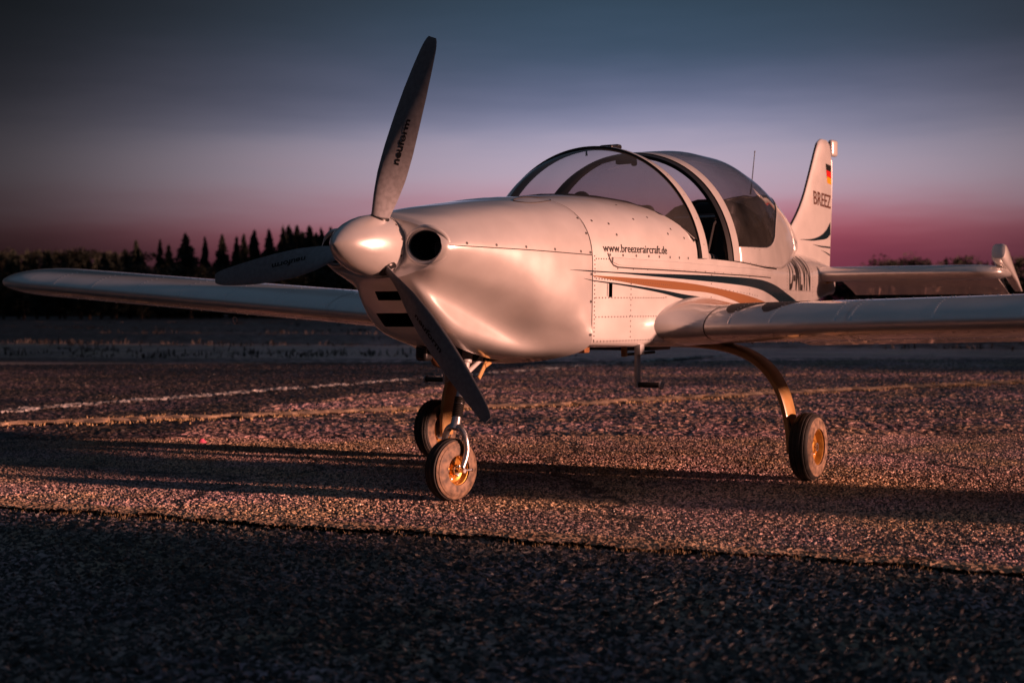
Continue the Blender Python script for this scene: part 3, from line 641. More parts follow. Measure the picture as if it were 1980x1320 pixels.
sC_b = [(.854,.9605),(.906,.953),(1.113,.934),(1.461,.898),(1.647,.874),(1.831,.860),(2.011,.845),(2.147,.828)]
for sg in (1, -1):
    decal('upper_stripe', curve(sA_t), curve(sA_b), M['navy'], body, 60, 5, .0018, sg)
    decal('middle_stripe', curve(sB_t), curve(sB_b), M['tan'], body, 60, 5, .0016, sg)
    decal('lower_stripe', curve(sC_t), curve(sC_b), M['navy'], body, 60, 4, .0018, sg)
def text_tris(txt, offset=0.0, maxlen=.12):
    cu = bpy.data.curves.new('lettering', 'FONT'); cu.body = txt; cu.size = 1.0; cu.resolution_u = 3; cu.offset = offset
    o = bpy.data.objects.new('lettering', cu); COL.objects.link(o); dg = bpy.context.evaluated_depsgraph_get(); dg.update()
    me = bpy.data.meshes.new_from_object(o.evaluated_get(dg)); bpy.data.objects.remove(o); bpy.data.curves.remove(cu)
    bm = bmesh.new(); bm.from_mesh(me); bpy.data.meshes.remove(me); bmesh.ops.triangulate(bm, faces=bm.faces)
    for _ in range(4):
        ed = [e for e in bm.edges if e.calc_length() > maxlen]
        if not ed: break
        bmesh.ops.subdivide_edges(bm, edges=ed, cuts=1); bmesh.ops.triangulate(bm, faces=bm.faces)
    P = np.array([v.co[:2] for v in bm.verts]); bm.verts.index_update(); F = [tuple(v.index for v in f.verts) for f in bm.faces]; bm.free()
    P[:,0] -= P[:,0].min(); return P, F
def lettering(name, txt, fn, material, parent, offset=0.0, maxlen=.12):
    P, F = text_tris(txt, offset, maxlen); L = P[:,0].max(); H = .73
    return mk(name, [fn(x/L, y/H) for x, y in P], F, material, parent, smooth=True)
def url_fn(u, v): s = 1.005+u*.497; z = 1.081+.0015*u+v*.038; return V(s, side_y(s, z)+.0018, z)
lettering('web_address', 'www.breezeraircraft.de', url_fn, M['ink'], body, .007, .25)
def reg_fn(u, v): s = 3.70+u*.76; z = .937+v*.232; return V(s, side_y(s, z)+.002, z)
lettering('registration', 'D-MLVN', reg_fn, M['ink'], body, .015, .10)

# --- spinner and propeller
HZ = 1.086
spin = lathe('spinner', [(-.246,0),(-.243,.010),(-.232,.028),(-.21,.050),(-.18,.071),(-.14,.092),(-.10,.107),(-.06,.118),(-.02,.1245),(.02,.127),(.046,.127),(.046,.0)], V(0,0,HZ), (-1,0,0), M['paint'], AC, 64, 60)
lathe('spinner_backplate', [(.047,.0),(.047,.1295),(.054,.1295),(.054,.0)], V(0,0,HZ), (-1,0,0), M['alu'], AC, 64)
TL = -.0433; PH = 1.1968; PR = .8655
def blade_chord(q): return float(np.interp(q,[.10,.16,.24,.34,.46,.60,.74,.86,.94,.98,1.0],[.070,.080,.100,.119,.127,.122,.108,.088,.070,.056,.036]))
def blade_beta(q): return R(float(np.interp(q,[.10,.2,.3,.45,.6,.8,1.0],[58,46,31,16,9,5.5,4])))
def blade_th(q): return float(np.interp(q,[.10,.16,.3,.6,1.0],[.55,.34,.17,.11,.07]))
def blade_frame(t):
    er = np.array([math.sin(TL)*math.sin(t), math.cos(t), math.sin(t)*math.cos(TL)]); fwv = np.array([-1,0,0.0]); et = np.cross(er, fwv)
    ref = np.array([0,-math.sin(t), math.cos(t)]); et = et if et@ref > 0 else -et
    return er, et/np.linalg.norm(et), fwv
def blade_pt(t, q, c, h):
    er, et, fwv = blade_frame(t); b = blade_beta(q); ch = et*math.cos(b)+fwv*math.sin(b); nr = fwv*math.cos(b)-et*math.sin(b)
    sweep = -.010*max(0,(q-.55)/.45)**2
    return np.array([0,0,HZ])+er*(q*PR)+ch*((c+.0)*blade_chord(q)+sweep)+nr*h*blade_chord(q)
prof_b = [(-.5,0)]+[(c, blade) for c, blade in ((-.42,.12),(-.25,.33),(-.02,.50),(.2,.52),(.36,.40),(.46,.2),(.5,.0))]+[(.46,-.08),(.3,-.14),(0,-.14),(-.3,-.06)]
for k in range(3):
    t = PH+k*2*math.pi/3; secs = []
    for q in list(np.linspace(.10,.94,26))+[.965,.985,.996,1.0]:
        th = blade_th(q); secs.append([V(*blade_pt(t, q, c, h*th)) for c, h in prof_b])
    v, f = loft(secs, True, True, True); bl = mk('propeller_blade', v, f, M['blade'], AC, recalc=True, sharp=60)
    def lf(u, v, t=t):
        q = .40+u*.215; c = -.14+v*.20; h = float(np.interp(c,[-.5,-.42,-.25,-.02,.2,.36],[0,.12,.33,.50,.52,.40]))*blade_th(q); p = blade_pt(t, q, c, h)
        er, et, fwv = blade_frame(t); b = blade_beta(q); return V(*(p+(fwv*math.cos(b)-et*math.sin(b))*.0007))
    lettering('maker_mark', 'neuform', lf, M['blade_ink'], bl, .03, .3)
    er, et, fwv = blade_frame(t); base = np.array([0,0,HZ])
    tube('blade_cuff', [V(*(base+er*.085)), V(*(base+er*.118)), V(*(base+er*.127))], [.045,.042,.036], M['black'], AC, n=16)
sd = []
for k in range(12):
    a = k*math.pi/6+.2; sd.append((V(.035,.1272*math.cos(a),HZ+.1272*math.sin(a)), (0,math.cos(a),math.sin(a))))
dots('spinner_screws', sd, .0055, M['rivet_dark'], spin, n=8)

# --- wings
CH = 1.36
def airfoil(n=22, t=.14, mcam=.022, p=.4, x0=0.0, x1=1.0):
    """upper surface from x1 to x0, then lower back to x1"""
    def pt(x, sg):
        yt = 5*t*(.2969*math.sqrt(x)-.1260*x-.3516*x*x+.2843*x**3-.1030*x**4); yc = mcam/p**2*(2*p*x-x*x) if x < p else mcam/(1-p)**2*((1-2*p)+2*p*x-x*x); return (x, yc+sg*yt)
    xs = [x0+(x1-x0)*(1-math.cos(math.pi*k/n))/2 if x0 == 0 else x0+(x1-x0)*k/n for k in range(n+1)]
    if x0 == 0: xs = [x1*(1-math.cos(math.pi/2*k/n)) for k in range(n+1)]
    up_ = [pt(x, 1) for x in reversed(xs)]; lo_ = [pt(x, -1) for x in (xs[1:] if x0 == 0 else xs)]; return up_+lo_
INC = R(2.0)
def zle(y): return .7185+.0489*abs(y)-.0223*y
def wing_sec(y, le, chord, tk, x0=0.0, x1=1.0, n=22, zoff=0.0, defl=0.0):
    r_ = []
    for x, h in airfoil(n, .14, .022, .4, x0, x1):
        h = h*tk
        if defl:
            xx, hh = x-x0, h; x, h = x0+xx*math.cos(defl)+hh*math.sin(defl), hh*math.cos(defl)-xx*math.sin(defl)
        r_.append(V(le+(x*math.cos(INC)+h*math.sin(INC))*chord, y, zle(y)+zoff+(h*math.cos(INC)-x*math.sin(INC))*chord))
    return r_
XH = .745
def tip_params(a):   # a 0..1 over the rounded tip
    y = 3.86+.43*math.sin(a*math.pi/2); c = math.cos(a*math.pi/2)
    return y, 1.49+.26*(1-max(c,.0)**.8), CH-.50*(1-max(c,0)**.8), max(c,.006)**.42
for sg, nm in ((1,'l'), (-1,'r')):
    secs = [wing_sec(sg*y, 1.49, CH, 1.0, 0, XH) for y in np.linspace(.66,3.86,24)]
    full = []
    for a in np.linspace(0,1,13):
        y, le, ch, tk = tip_params(a); full.append(wing_sec(sg*y, le, ch, tk))
    v, f = loft(secs, True, True, True); wing = mk('wing', v, f, M['paint_wing'], AC, recalc=True, sharp=50)
    v, f = loft(full, True, True, True); mk('wing_tip', v, f, M['paint_wing'], wing, recalc=True, sharp=60)
    v, f = loft([wing_sec(sg*y, 1.49, CH, 1.0, XH+.006, 1.0, 6, 0, R(12)) for y in np.linspace(.80,2.18,6)], True, True, True); mk('flap', v, f, M['paint_wing'], wing, recalc=True, sharp=40)
    v, f = loft([wing_sec(sg*y, 1.49, CH, 1.0, XH+.006, 1.0, 6, 0, R(-2*sg)) for y in np.linspace(2.20,3.84,6)], True, True, True); mk('aileron', v, f, M['paint_wing'], wing, recalc=True, sharp=40)
    # wing-root fairing, blending into the fuselage side
    secs = []
    for y, le, ch, tk, zo in ((.50,1.375,1.62,1.16,.022),(.555,1.385,1.60,1.13,.018),(.60,1.402,1.57,1.08,.013),(.645,1.43,1.52,1.04,.007),(.69,1.462,1.45,1.018,.002),(.735,1.482,1.39,1.008,0),(.775,1.488,1.365,1.004,0)):
        secs.append(wing_sec(sg*y, le, ch, tk, zoff=zo))
    v, f = loft(secs, True, True, True); fair = mk('wing_root_fairing', v, f, M['paint'], AC, recalc=True, sharp=60)
    # skin joints
    def joint(y, w_=.005, off=.0016, n0=4, mt=M['seam'], par=wing):
        A, B = [], []
        for P, yy in ((A, y-w_/2), (B, y+w_/2)):
            for x, h in airfoil(22, .14+off*2, .022, .4, 0, .72): P.append(V(1.49-off+(x*math.cos(INC)+h*math.sin(INC))*CH, sg*yy, zle(sg*yy)+(h*math.cos(INC)-x*math.sin(INC))*CH))
        v, f = loft([A[n0:-n0], B[n0:-n0]], False); mk('skin_joint', v, f, mt, par)
    joint(.778, .0045, par=fair, n0=2); joint(1.447, .009, mt=M['paint'])
    # rivets: rib rows over the nose skin and two spar rows along the span
    rv = []
    def wpt(y, x, sd):
        af = airfoil(40, .14, .022, .4, 0, 1.0); half = af[:41][::-1] if sd > 0 else af[40:]
        h = float(np.interp(x, [q[0] for q in half], [q[1] for q in half])); h2 = float(np.interp(x+.01, [q[0] for q in half], [q[1] for q in half]))
        p = V(1.49+(x*math.cos(INC)+h*math.sin(INC))*CH, sg*y, zle(sg*y)+(h*math.cos(INC)-x*math.sin(INC))*CH); sl_ = (h2-h)/.01
        return p, (sl_*sd, 0, sd*1.0) if True else None
    for y in (.90,1.10,1.40,1.47,1.83,2.20,2.56,2.92,3.28,3.62):
        for x in (.0045,.009,.016,.025,.036,.050,.066,.085,.11,.14,.18,.23): rv.append(wpt(y, x, 1))
        for x in (.02,.05,.09,.15,.22,.3,.4,.5,.6): rv.append(wpt(y, x, -1))
    for y in np.arange(.85,3.62,.062): rv += [wpt(y, .24, 1), wpt(y, .045, -1), wpt(y, .30, -1)]
    dots('wing_rivets', rv, .0066, M['rivet'], wing, h=.6)
    # tie-down eye under the wing
    pts = [V(1.75+.0, sg*(2.35)+.018*math.cos(a), zle(sg*2.35)-.105-.018*math.sin(a)-.012) for a in np.linspace(0,2*math.pi,17)]
    tube('tie_down_eye', pts, .004, M['steel'], wing, n=6)
    # landing-gear fairing plate under the belly
    if sg == 1:
        # black walkway patches on the upper skin by the root
        for y0, y1, x0, x1 in ((.80,.955,.055,.55),(.975,1.13,.055,.55)):
            secs = []
            for x in np.linspace(x0,x1,16):
                row = []
                e_ = max(.02, 1-((x-(x0+x1)/2)/((x1-x0)/2))**2)**.5
                for y in np.linspace((y0+y1)/2-e_*(y1-y0)/2,(y0+y1)/2+e_*(y1-y0)/2,7):
                    p, _ = wpt(y, x, 1); row.append((p[0],p[1],p[2]+.0022))
                secs.append(row)
            v, f = loft(secs, False); mk('walkway_patch', v, f, M['boot'], wing)

# --- tail
FIN = [(4.50,1.20),(4.60,1.335),(4.68,1.398),(4.75,1.450),(4.825,1.515),(4.905,1.60),(4.98,1.702),(5.085,1.856),(5.15,1.950),(5.195,1.998),(5.25,2.022),(5.31,2.030),(5.37,2.024),(5.405,1.995),(5.418,1.95),(5.42,1.905)]
HNG = [(5.46,1.90),(5.475,1.82),(5.452,1.47),(5.42,1.28),(5.395,1.10)]
def fin_le(z): return pchip([p[1] for p in FIN[:11]], [p[0] for p in FIN[:11]], z)
def fin_te(z):
    if z > 1.90: return float(np.interp(z,[1.90,1.95,1.995,2.022,2.028],[5.44,5.42,5.405,5.37,5.33]))
    return pchip([1.10,1.28,1.47,1.82,1.90],[5.375,5.395,5.42,5.440,5.435], z)
secs = []
for z in list(np.linspace(1.10,1.95,26))+[1.975,1.995,2.01,2.021]:
    le = fin_le(max(z,1.2)) if z >= 1.2 else 4.50-.4*(1.2-z)*0; te = fin_te(z); ch = te-le
    thk = .055*min(1, max(.12,(2.026-z)/.05)**.5)*(.75+.25*(2.03-z)/.9)
    ring_ = []
    for k in range(24):
        a = 2*math.pi*k/24; x = .5*(1+math.cos(a)); ring_.append(None)
    xs = [0,.02,.06,.13,.25,.4,.6,.8,1.0]; prof_f = [0,.30,.55,.78,.95,1.0,.92,.78,.62]
    ring_ = [V(le+ch*x, thk/2*h_*1.25, z) for x, h_ in zip(xs, prof_f)] + [V(le+ch*x, -thk/2*h_*1.25, z) for x, h_ in list(zip(xs, prof_f))[:0:-1]]
    secs.append(ring_)
v, f = loft(secs, True, True, True); fin = mk('tail_fin', v, f, M['paint_metal'], AC, recalc=True, sharp=50)
# black leading-edge boot
tube('fin_edge_trim', [V(fin_le(z)-.0015, 0, z) for z in np.linspace(1.34,1.98,24)], .0075, M['black'], fin, n=8)
# rudder, swung to the right
RD = R(-34)
def rud(x, y, z, hs):   # x aft of hinge
    return V(hs+x*math.cos(RD)-y*math.sin(RD)*1, x*math.sin(RD)+y*math.cos(RD), z)
secs = []
for z in np.linspace(1.0,1.885,14):
    hs = fin_te(max(z,1.10))-.006; ch = .36-.10*(z-1.0); secs.append([rud(x*ch, h_*.026, z, hs) for x, h_ in ((0,0),(.01,.6),(.04,1),(.3,.9),(1,.05),(1,-.05),(.3,-.9),(.04,-1),(.01,-.6))])
v, f = loft(secs, True, True, True); rudder = mk('rudder', v, f, M['paint'], AC, recalc=True, sharp=50)
bm = bmesh.new(); box_bm(bm, V(5.52,.0,1.978), (.10,.040,.122), Matrix.Rotation(R(-8),3,'Z'), .021, 4); from_bm('rudder_horn', bm, M['paint'], rudder)
# fin markings
def fin_y(s, z):
    le, te = fin_le(max(z,1.2)), fin_te(z); thk = .055*min(1, max(.12,(2.026-z)/.05)**.5)*(.75+.25*(2.03-z)/.9)
    return thk/2*1.25*float(np.interp((s-le)/(te-le),[0,.02,.06,.13,.25,.4,.6,.8,1.0],[0,.30,.55,.78,.95,1.0,.92,.78,.62]))+.0016
def fin_decal(name, quad, material, n=14, m_=6):
    (a, b, c, d) = [np.array(q) for q in quad]; secs = []
    for i in range(n+1):
        u = i/n; A, B = a+(b-a)*u, d+(c-d)*u; secs.append([V(p[0], fin_y(*p), p[1]) for p in [A+(B-A)*k/m_ for k in range(m_+1)]])
    v, f = loft(secs, False); return mk(name, v, f, material, fin)
zt = 1.848
for i, mm in enumerate(('flag_black','flag_red','flag_gold')):
    z1, z0 = zt-.0455*i, zt-.0455*(i+1); s1, s0 = 5.29+.012*i, 5.29+.012*(i+1)
    fin_decal('flag_band', [(s1,z1),(5.420+.002*i,z1-.006),(5.424+.002*i,z0-.006),(s0,z0)], M[mm])
def bz_fn(u, v): s = 5.03+u*.38; z = 1.545-.012*u+v*.098; return V(s, fin_y(s, z)+.0006, z)
lettering('fin_lettering', 'BREEZ', bz_fn, M['brown_ink'], fin, .012, .12)
def fin_swoosh(name, top, bot, mm):
    T, B = curve(top, 24), curve(bot, 24); secs = [[V(s, fin_y(s, z), z) for s, z in [(a[0]+(b[0]-a[0])*k/5, a[1]+(b[1]-a[1])*k/5) for k in range(6)]] for a, b in zip(T, B)]
    v, f = loft(secs, False); mk(name, v, f, M[mm], fin)
fin_swoosh('fin_stripe', [(4.75,1.288),(4.95,1.297),(5.15,1.325),(5.30,1.375),(5.395,1.435)], [(4.75,1.286),(4.95,1.286),(5.15,1.297),(5.30,1.312),(5.395,1.345)], 'navy')
fin_swoosh('fin_stripe', [(5.0,1.262),(5.2,1.258),(5.385,1.258)], [(5.0,1.261),(5.2,1.248),(5.385,1.246)], 'navy')
fin_swoosh('fin_stripe', [(5.18,1.228),(5.3,1.215),(5.375,1.203)], [(5.18,1.227),(5.3,1.208),(5.375,1.191)], 'navy')

# --- tailplane and drooping elevator
ZT = 1.052; SL, SH = 4.83, 5.19
def sym(x, th): return th*5*(.2969*math.sqrt(x)-.1260*x-.3516*x*x+.2843*x**3-.1030*x**4)
for sg in (1, -1):
    secs = []
    for y, le, k in [(.10,SL,1.0),(.4,SL,1.0),(.8,SL+.004,1.0),(1.12,SL+.008,1.0)]+[(1.12+.21*math.sin(a), SL+.008+.10*(1-math.cos(a)), max(.08,math.cos(a))**.6) for a in np.linspace(.25,1.5,7)]:
        ch = .62; xs = [ (SH-le)/ch*(1-math.cos(math.pi/2*i/14)) for i in range(15)]
        r_ = [V(le+x*ch, sg*y, ZT-.004*y+k*sym(x,.165)*ch) for x in reversed(xs)]+[V(le+x*ch, sg*y, ZT-.004*y-k*sym(x,.165)*ch) for x in xs[1:]]
        secs.append(r_)
    v, f = loft(secs, True, True, True); stab = mk('tailplane', v, f, M['paint_wing'], AC, recalc=True, sharp=55)
    DE = R(24); secs = []
    def ev(x, h): return (SH+.012+x*math.cos(DE)+h*math.sin(DE), ZT-x*math.sin(DE)+h*math.cos(DE))
    for y in np.linspace(.17,1.24,8):
        r_ = []
        for x, h in ((-.0,.0),(.01,.03),(.04,.036),(.2,.014),(.34,.002),(.34,-.002),(.2,-.014),(.04,-.036),(.01,-.03)):
            s_, z_ = ev(x, h); r_.append(V(s_, sg*y, z_-.004*y))
        secs.append(r_)
    v, f = loft(secs, True, True, True); elev = mk('elevator', v, f, M['paint_wing'], AC, recalc=True, sharp=50)
    # horn balance at the tip: chunky nose ahead of the hinge, thin plate behind
    secs = []
    for x, w_, h in ((-.30,.06,.035),(-.295,.085,.052),(-.27,.098,.062),(-.2,.098,.058),(-.1,.09,.042),(0,.08,.032),(.15,.07,.016),(.33,.05,.004)):
        r_ = []
        for k in range(14):
            a = 2*math.pi*k/14; cx, sx = math.cos(a), math.sin(a); yy = sg*(1.305+w_/2*math.copysign(abs(cx)**.55,cx)); s_, z_ = ev(x, h*math.copysign(abs(sx)**.6,sx)); r_.append(V(s_, yy, z_+.01))
        secs.append(r_)
    v, f = loft(secs, True, True, True); mk('elevator_horn', v, f, M['paint'], elev, recalc=True, sharp=50)
    tube('elevator_link', [V(5.02,sg*.06,.98), V(5.10,sg*.17,1.01), V(5.18,sg*.25,1.03)], .008, M['gear'], AC, n=8)
box('tail_cone_fitting', V(5.37,0,1.0), (.07,.10,.17), M['steel'], AC, None, .02, 3)
tube('tail_skid', [V(4.95,0,.88), V(5.06,0,.80), V(5.10,0,.79)], [.012,.012,.01], M['steel'], AC, n=8)
tube('whip_antenna', [V(3.955,0,1.545), V(3.975,0,1.60), V(4.03,0,1.812), V(4.034,0,1.826)], [.006,.0035,.0028,.005], M['black'], AC, n=8)

# --- wheels
def wheel(name, c, axis, R_, wd, rim_r, par, tread_w=.36, groove=(1,2), gw=.47):
    root = lathe(name, [(-wd*.2,.012),(-wd*.42,.014),(-wd*.42,.02),(wd*.42,.02),(wd*.42,.014),(wd*.2,.012)], c, axis, M['steel'], par, 20)   # axle
    prof = []; n = 44; tube_r = (R_-rim_r)
    for k in range(n+1):      # tyre cross-section, sidewall to sidewall over the tread
        a = -math.pi*1.06/2+(math.pi*1.06)*k/n; x = wd/2*math.copysign(abs(math.sin(a))**.72, math.sin(a)); r = rim_r*.97+tube_r*1.0*(abs(math.cos(a))**.62 if math.cos(a) > 0 else -abs(math.cos(a))*.25)+.03*rim_r
        prof.append([x, min(r, R_)])
    out = []
    for i, (x, r) in enumerate(prof):
        g_ = 0
        if abs(x) < wd*gw and r > R_*.84: g_ = .0045 if i % 4 in groove else 0
        out.append((x, r-g_))
    out = [(x, r+(.0022 if (R_*.70 < r < R_*.76) else 0)) for x, r in out]
    out = [(-wd*.40, rim_r*.96)]+out+[(wd*.40, rim_r*.96)]
    v, f = lathe_data(out, c, axis, 64); fm = [1 if abs((out[i//64][0]+out[i//64+1][0])/2) < wd*tread_w else 0 for i in range(len(f))]
    mk('tyre', v, f, M['rubber'], root, True, mats=[M['rubber'], M['tread']], fmat=fm, sharp=28)
    rp_ = [(wd*.36,rim_r*1.015),(wd*.41,rim_r*1.03),(wd*.43,rim_r*1.0),(wd*.42,rim_r*.93),(wd*.30,rim_r*.86),(wd*.16,rim_r*.80),(wd*.12,rim_r*.62),(wd*.17,rim_r*.42),(wd*.30,rim_r*.36),(wd*.33,rim_r*.28),(wd*.33,0)]
    v, f = lathe_data(rp_, c, axis, 48); v2, f2 = lathe_data([(-a, b) for a, b in rp_], c, axis, 48)
    rim = mk('rim', v+v2, f+[tuple(i+len(v) for i in q) for q in f2], M['rim'], root, True, recalc=True, sharp=30)
    ax = Vector(axis).normalized(); ref = Vector((0,0,1)); u = ax.cross(ref).normalized(); w_ = ax.cross(u); bl = []
    for sd in (1,-1):
        for k in range(6):
            a = 2*math.pi*k/6+.3; p = Vector(c)+ax*sd*wd*.135+(u*math.cos(a)+w_*math.sin(a))*rim_r*.62; bl.append((tuple(p), tuple(ax*sd)))
    dots('wheel_bolts', bl, .0075, M['steel'], root, h=.9, n=8)
    tube('valve_stem', [tuple(Vector(c)+ax*wd*.2+u*rim_r*.7), tuple(Vector(c)+ax*wd*.36+u*rim_r*.74)], .005, M['boot'], root, n=8)
    return root
MR, NR = .163, .1365
SM, TR, SN = 2.007, 1.09, .5565
for sg in (1, -1):
    wheel('main_wheel', V(SM, sg*TR, MR-.003), (0,sg,0), MR, .108, .089, AC, .43, (1,), .40)
    # arched leaf-spring leg
    pts = [(.30,.655),(.50,.652),(.64,.640),(.76,.612),(.855,.562),(.925,.490),(.972,.400),(.998,.30),(1.010,.20),(1.012,.130)]
    xs_ = list(range(len(pts))); pts = [(pchip(xs_, [p[0] for p in pts], q), pchip(xs_, [p[1] for p in pts], q)) for q in np.linspace(0, len(pts)-1, 46)]
    secs = []
    for i, (y, z) in enumerate(pts):
        a, b = pts[max(i-1,0)], pts[min(i+1,len(pts)-1)]; ty, tz = b[0]-a[0], b[1]-a[1]; l = math.hypot(ty, tz); ny, nz = -tz/l, ty/l
        hw = .090-.040*i/len(pts); th = .019-.005*i/len(pts); so_ = SM-.015+.012*i/len(pts)
        secs.append([V(so_+dx*hw, sg*(y+ny*dt*th), z+nz*dt*th) for dx, dt in ((-1,-.6),(-1,.6),(-.85,1),(.85,1),(1,.6),(1,-.6),(.85,-1),(-.85,-1))])
    v, f = loft(secs, True, True, True); leg = mk('main_gear_leg', v, f, M['gear'], AC, recalc=True, sharp=35)
    box('axle_block', V(SM, sg*1.024, MR), (.07,.030,.09), M['steel'], leg, None, .006)
    lathe('brake_disc', [(0,.0),(0,.062),(.006,.062),(.006,0)], V(SM, sg*1.05, MR), (0,sg,0), M['steel'], leg, 32)
    tube('brake_line', [V(SM-.05, sg*1.005, .31), V(SM-.055, sg*1.03, .24), V(SM-.04, sg*1.043, .18)], .004, M['black'], leg, n=6)
    # boarding step
    bm = bmesh.new(); box_bm(bm, V(1.30, sg*.533, .566), (.038,.016,.20), None, .004); box_bm(bm, V(1.30, sg*.545, .640), (.044,.03,.05), None, .006); stp = from_bm('boarding_step', bm, M['alu'], AC)
    tube('step_tread', [V(1.30,sg*.532,.478), V(1.30,sg*.652,.478)], .0125, M['boot'], stp, n=14)
    lathe('step_end_cap', [(0,0),(0,.0195),(.008,.0195),(.010,.012),(.010,0)], V(1.30,sg*.650,.478), (0,sg,0), M['alu'], stp, 20)
box('gear_clamp', V(SM-.0,0,.632), (.24,.62,.035), M['black'], AC, None, .008)
tube('belly_pipe', [V(1.62,.30,.600), V(1.64,.30,.603), V(1.95,.30,.606)], .007, M['boot'], AC, n=8)
box('belly_bracket', V(1.62,.30,.618), (.025,.025,.05), M['gear'], AC, None, .004)
box('belly_drain', V(1.02,.40,.648), (.05,.05,.035), M['tan'], AC, None, .006)

# --- nose gear, steered a little to the right
STR = R(10.3)
axd = Vector((math.sin(STR), math.cos(STR), 0))       # wheel axle, turned towards the nose
nfw = Vector((math.cos(STR), -math.sin(STR), 0))
NC = Vector(V(SN, 0, NR-.003))
nw = wheel('nose_wheel', tuple(NC), tuple(axd), NR, .098, .067, AC)
top = Vector(V(.70,0,.66)); crown = NC+Vector((0,0,.185))+nfw*(-.028)
axs = (top-crown).normalized()
def along(d): return tuple(crown+axs*d)
leg = tube('nose_gear_strut', [along(.15), along(.29), along(.292), along(.40)], [.0175,.0175,.024,.024], M['alu'], AC, n=20)
tube('shock_piston', [along(.10), along(.20)], [.021,.017], M['steel'], leg, n=20)
pr_ = []
for k in range(12): pr_ += [(k*.0078,.0205),(k*.0078+.003,.0255)]
lathe('shock_boot', [(0,.012)]+pr_+[(.094,.012)], along(.040), axs, M['boot'], leg, 24, 60)
tube('fork_neck', [along(-.012), along(.02), along(.045)], [.026,.022,.021], M['steel'], leg, n=20)
for sd in (1, -1):
    P = [crown+Vector((0,0,-.004)), crown+axd*sd*.026+Vector((0,0,-.002)), crown+axd*sd*.050+Vector((0,0,-.022)), crown+axd*sd*.064+Vector((0,0,-.058)), crown+axd*sd*.068+Vector((0,0,-.11)), NC+axd*sd*.069+Vector((0,0,.012))]
    # smooth the bend
    Q = []
    for i in range(len(P)-1):
        for k in range(4):
            tt = k/4; a, b, c, d = P[max(i-1,0)], P[i], P[i+1], P[min(i+2,len(P)-1)]; Q.append(.5*((2*b)+(c-a)*tt+(2*a-5*b+4*c-d)*tt*tt+(3*b-a-3*c+d)*tt**3))
    Q.append(P[-1]); tube('fork_leg', [tuple(q) for q in Q], [.0145]*(len(Q)-2)+[.013,.013], M['steel'], leg, n=12)
    tube('axle_nut', [tuple(NC+axd*sd*.052), tuple(NC+axd*sd*.084)], .011, M['steel'], leg, n=6)
    tube('tow_pin', [tuple(NC+axd*sd*.074-nfw*.0), tuple(NC+axd*sd*.076-nfw*.045), tuple(NC+axd*sd*.080-nfw*.052)], [.005,.005,.009], M['steel'], leg, n=8)
tube('drag_brace', [along(.23), V(.76,.02,.60), V(.80,.03,.66)], [.012,.011,.011], M['alu'], leg, n=10)
bm = bmesh.new(); box_bm(bm, V(.745,.045,.560), (.022,.010,.10), Matrix.Rotation(R(-42),3,'Y'), .003, 1); box_bm(bm, V(.78,.05,.585), (.05,.010,.020), Matrix.Rotation(R(20),3,'Y'), .003, 1); from_bm('steering_plate', bm, M['gear'], leg)
tube('exhaust_pipe', [V(.52,-.085,.70), V(.54,-.085,.64), V(.575,-.085,.60), V(.63,-.085,.585), V(.68,-.085,.60)], .0225, M['exhaust'], AC, n=16)
bm = bmesh.new(); box_bm(bm, V(.50,-.10,.640), (.06,.06,.07), None, .015, 3); from_bm('muffler_box', bm, M['black'], AC)

# --- cockpit
for sg in (1, -1):
    bm = bmesh.new(); rot = Matrix.Rotation(R(-16),3,'Y')
    box_bm(bm, V(2.62,sg*.25,1.04), (.13,.40,.62), rot, .05, 4); seatb = from_bm('seat_back', bm, M['seat'], AC)
    bm = bmesh.new(); box_bm(bm, V(2.82,sg*.25,1.345), (.08,.24,.15), rot, .035, 4); from_bm('head_rest', bm, M['seat'], seatb)
    bm = bmesh.new(); box_bm(bm, V(2.36,sg*.25,.83), (.46,.40,.13), Matrix.Rotation(R(8),3,'Y'), .045, 4); from_bm('seat_cushion', bm, M['seat'], AC)
    for q in (-.09,.09):
        tube('shoulder_strap', [V(2.70,sg*.25+q,1.34), V(2.60,sg*.25+q,1.28), V(2.50,sg*.25+q*.9,1.05), V(2.42,sg*.25+q*.8,.92)], .012, M['boot'], AC, n=6)
tube('seat_top_bar', [V(2.58,.12,1.318), V(2.58,.40,1.318)], .010, M['steel'], AC, n=10)
bm = bmesh.new(); box_bm(bm, V(2.22,.455,1.085), (.20,.09,.055), Matrix.Rotation(R(-6),3,'Y'), .025, 4); box_bm(bm, V(2.10,.46,1.105), (.09,.08,.07), Matrix.Rotation(R(20),3,'Y'), .03, 4); from_bm('folded_cushion', bm, M['cloth'], AC)
bm = bmesh.new(); box_bm(bm, V(1.70,0,1.10), (.03,.94,.28), Matrix.Rotation(R(10),3,'Y'), .01, 2); from_bm('instrument_panel', bm, M['dark'], AC)
bm = bmesh.new(); box_bm(bm, V(1.60,0,1.305), (.26,.70,.030), Matrix.Rotation(R(8),3,'Y'), .012, 2); from_bm('glare_shield', bm, M['dark'], AC)
bm = bmesh.new(); bmesh.ops.create_uvsphere(bm, u_segments=20, v_segments=12, radius=.045); bmesh.ops.scale(bm, vec=(1,.9,.72), verts=bm.verts); bmesh.ops.translate(bm, vec=V(1.74,.0,1.388), verts=bm.verts); box_bm(bm, V(1.72,.0,1.345), (.06,.06,.06), None, .005); from_bm('compass', bm, M['black'], AC)
v = []; 
BH = [(-.425,.85),(-.425,1.06),(-.40,1.22),(-.335,1.35),(-.22,1.435),(-.07,1.475),(.07,1.475),(.22,1.435),(.335,1.35),(.40,1.22),(.425,1.06),(.425,.85)]
secs = [[V(3.30+.25*(z-1.0)*k,y*(1-.06*k),z) for y, z in BH] for k in (0,)]+[[V(3.33+.0*z,y,z) for y, z in BH]]
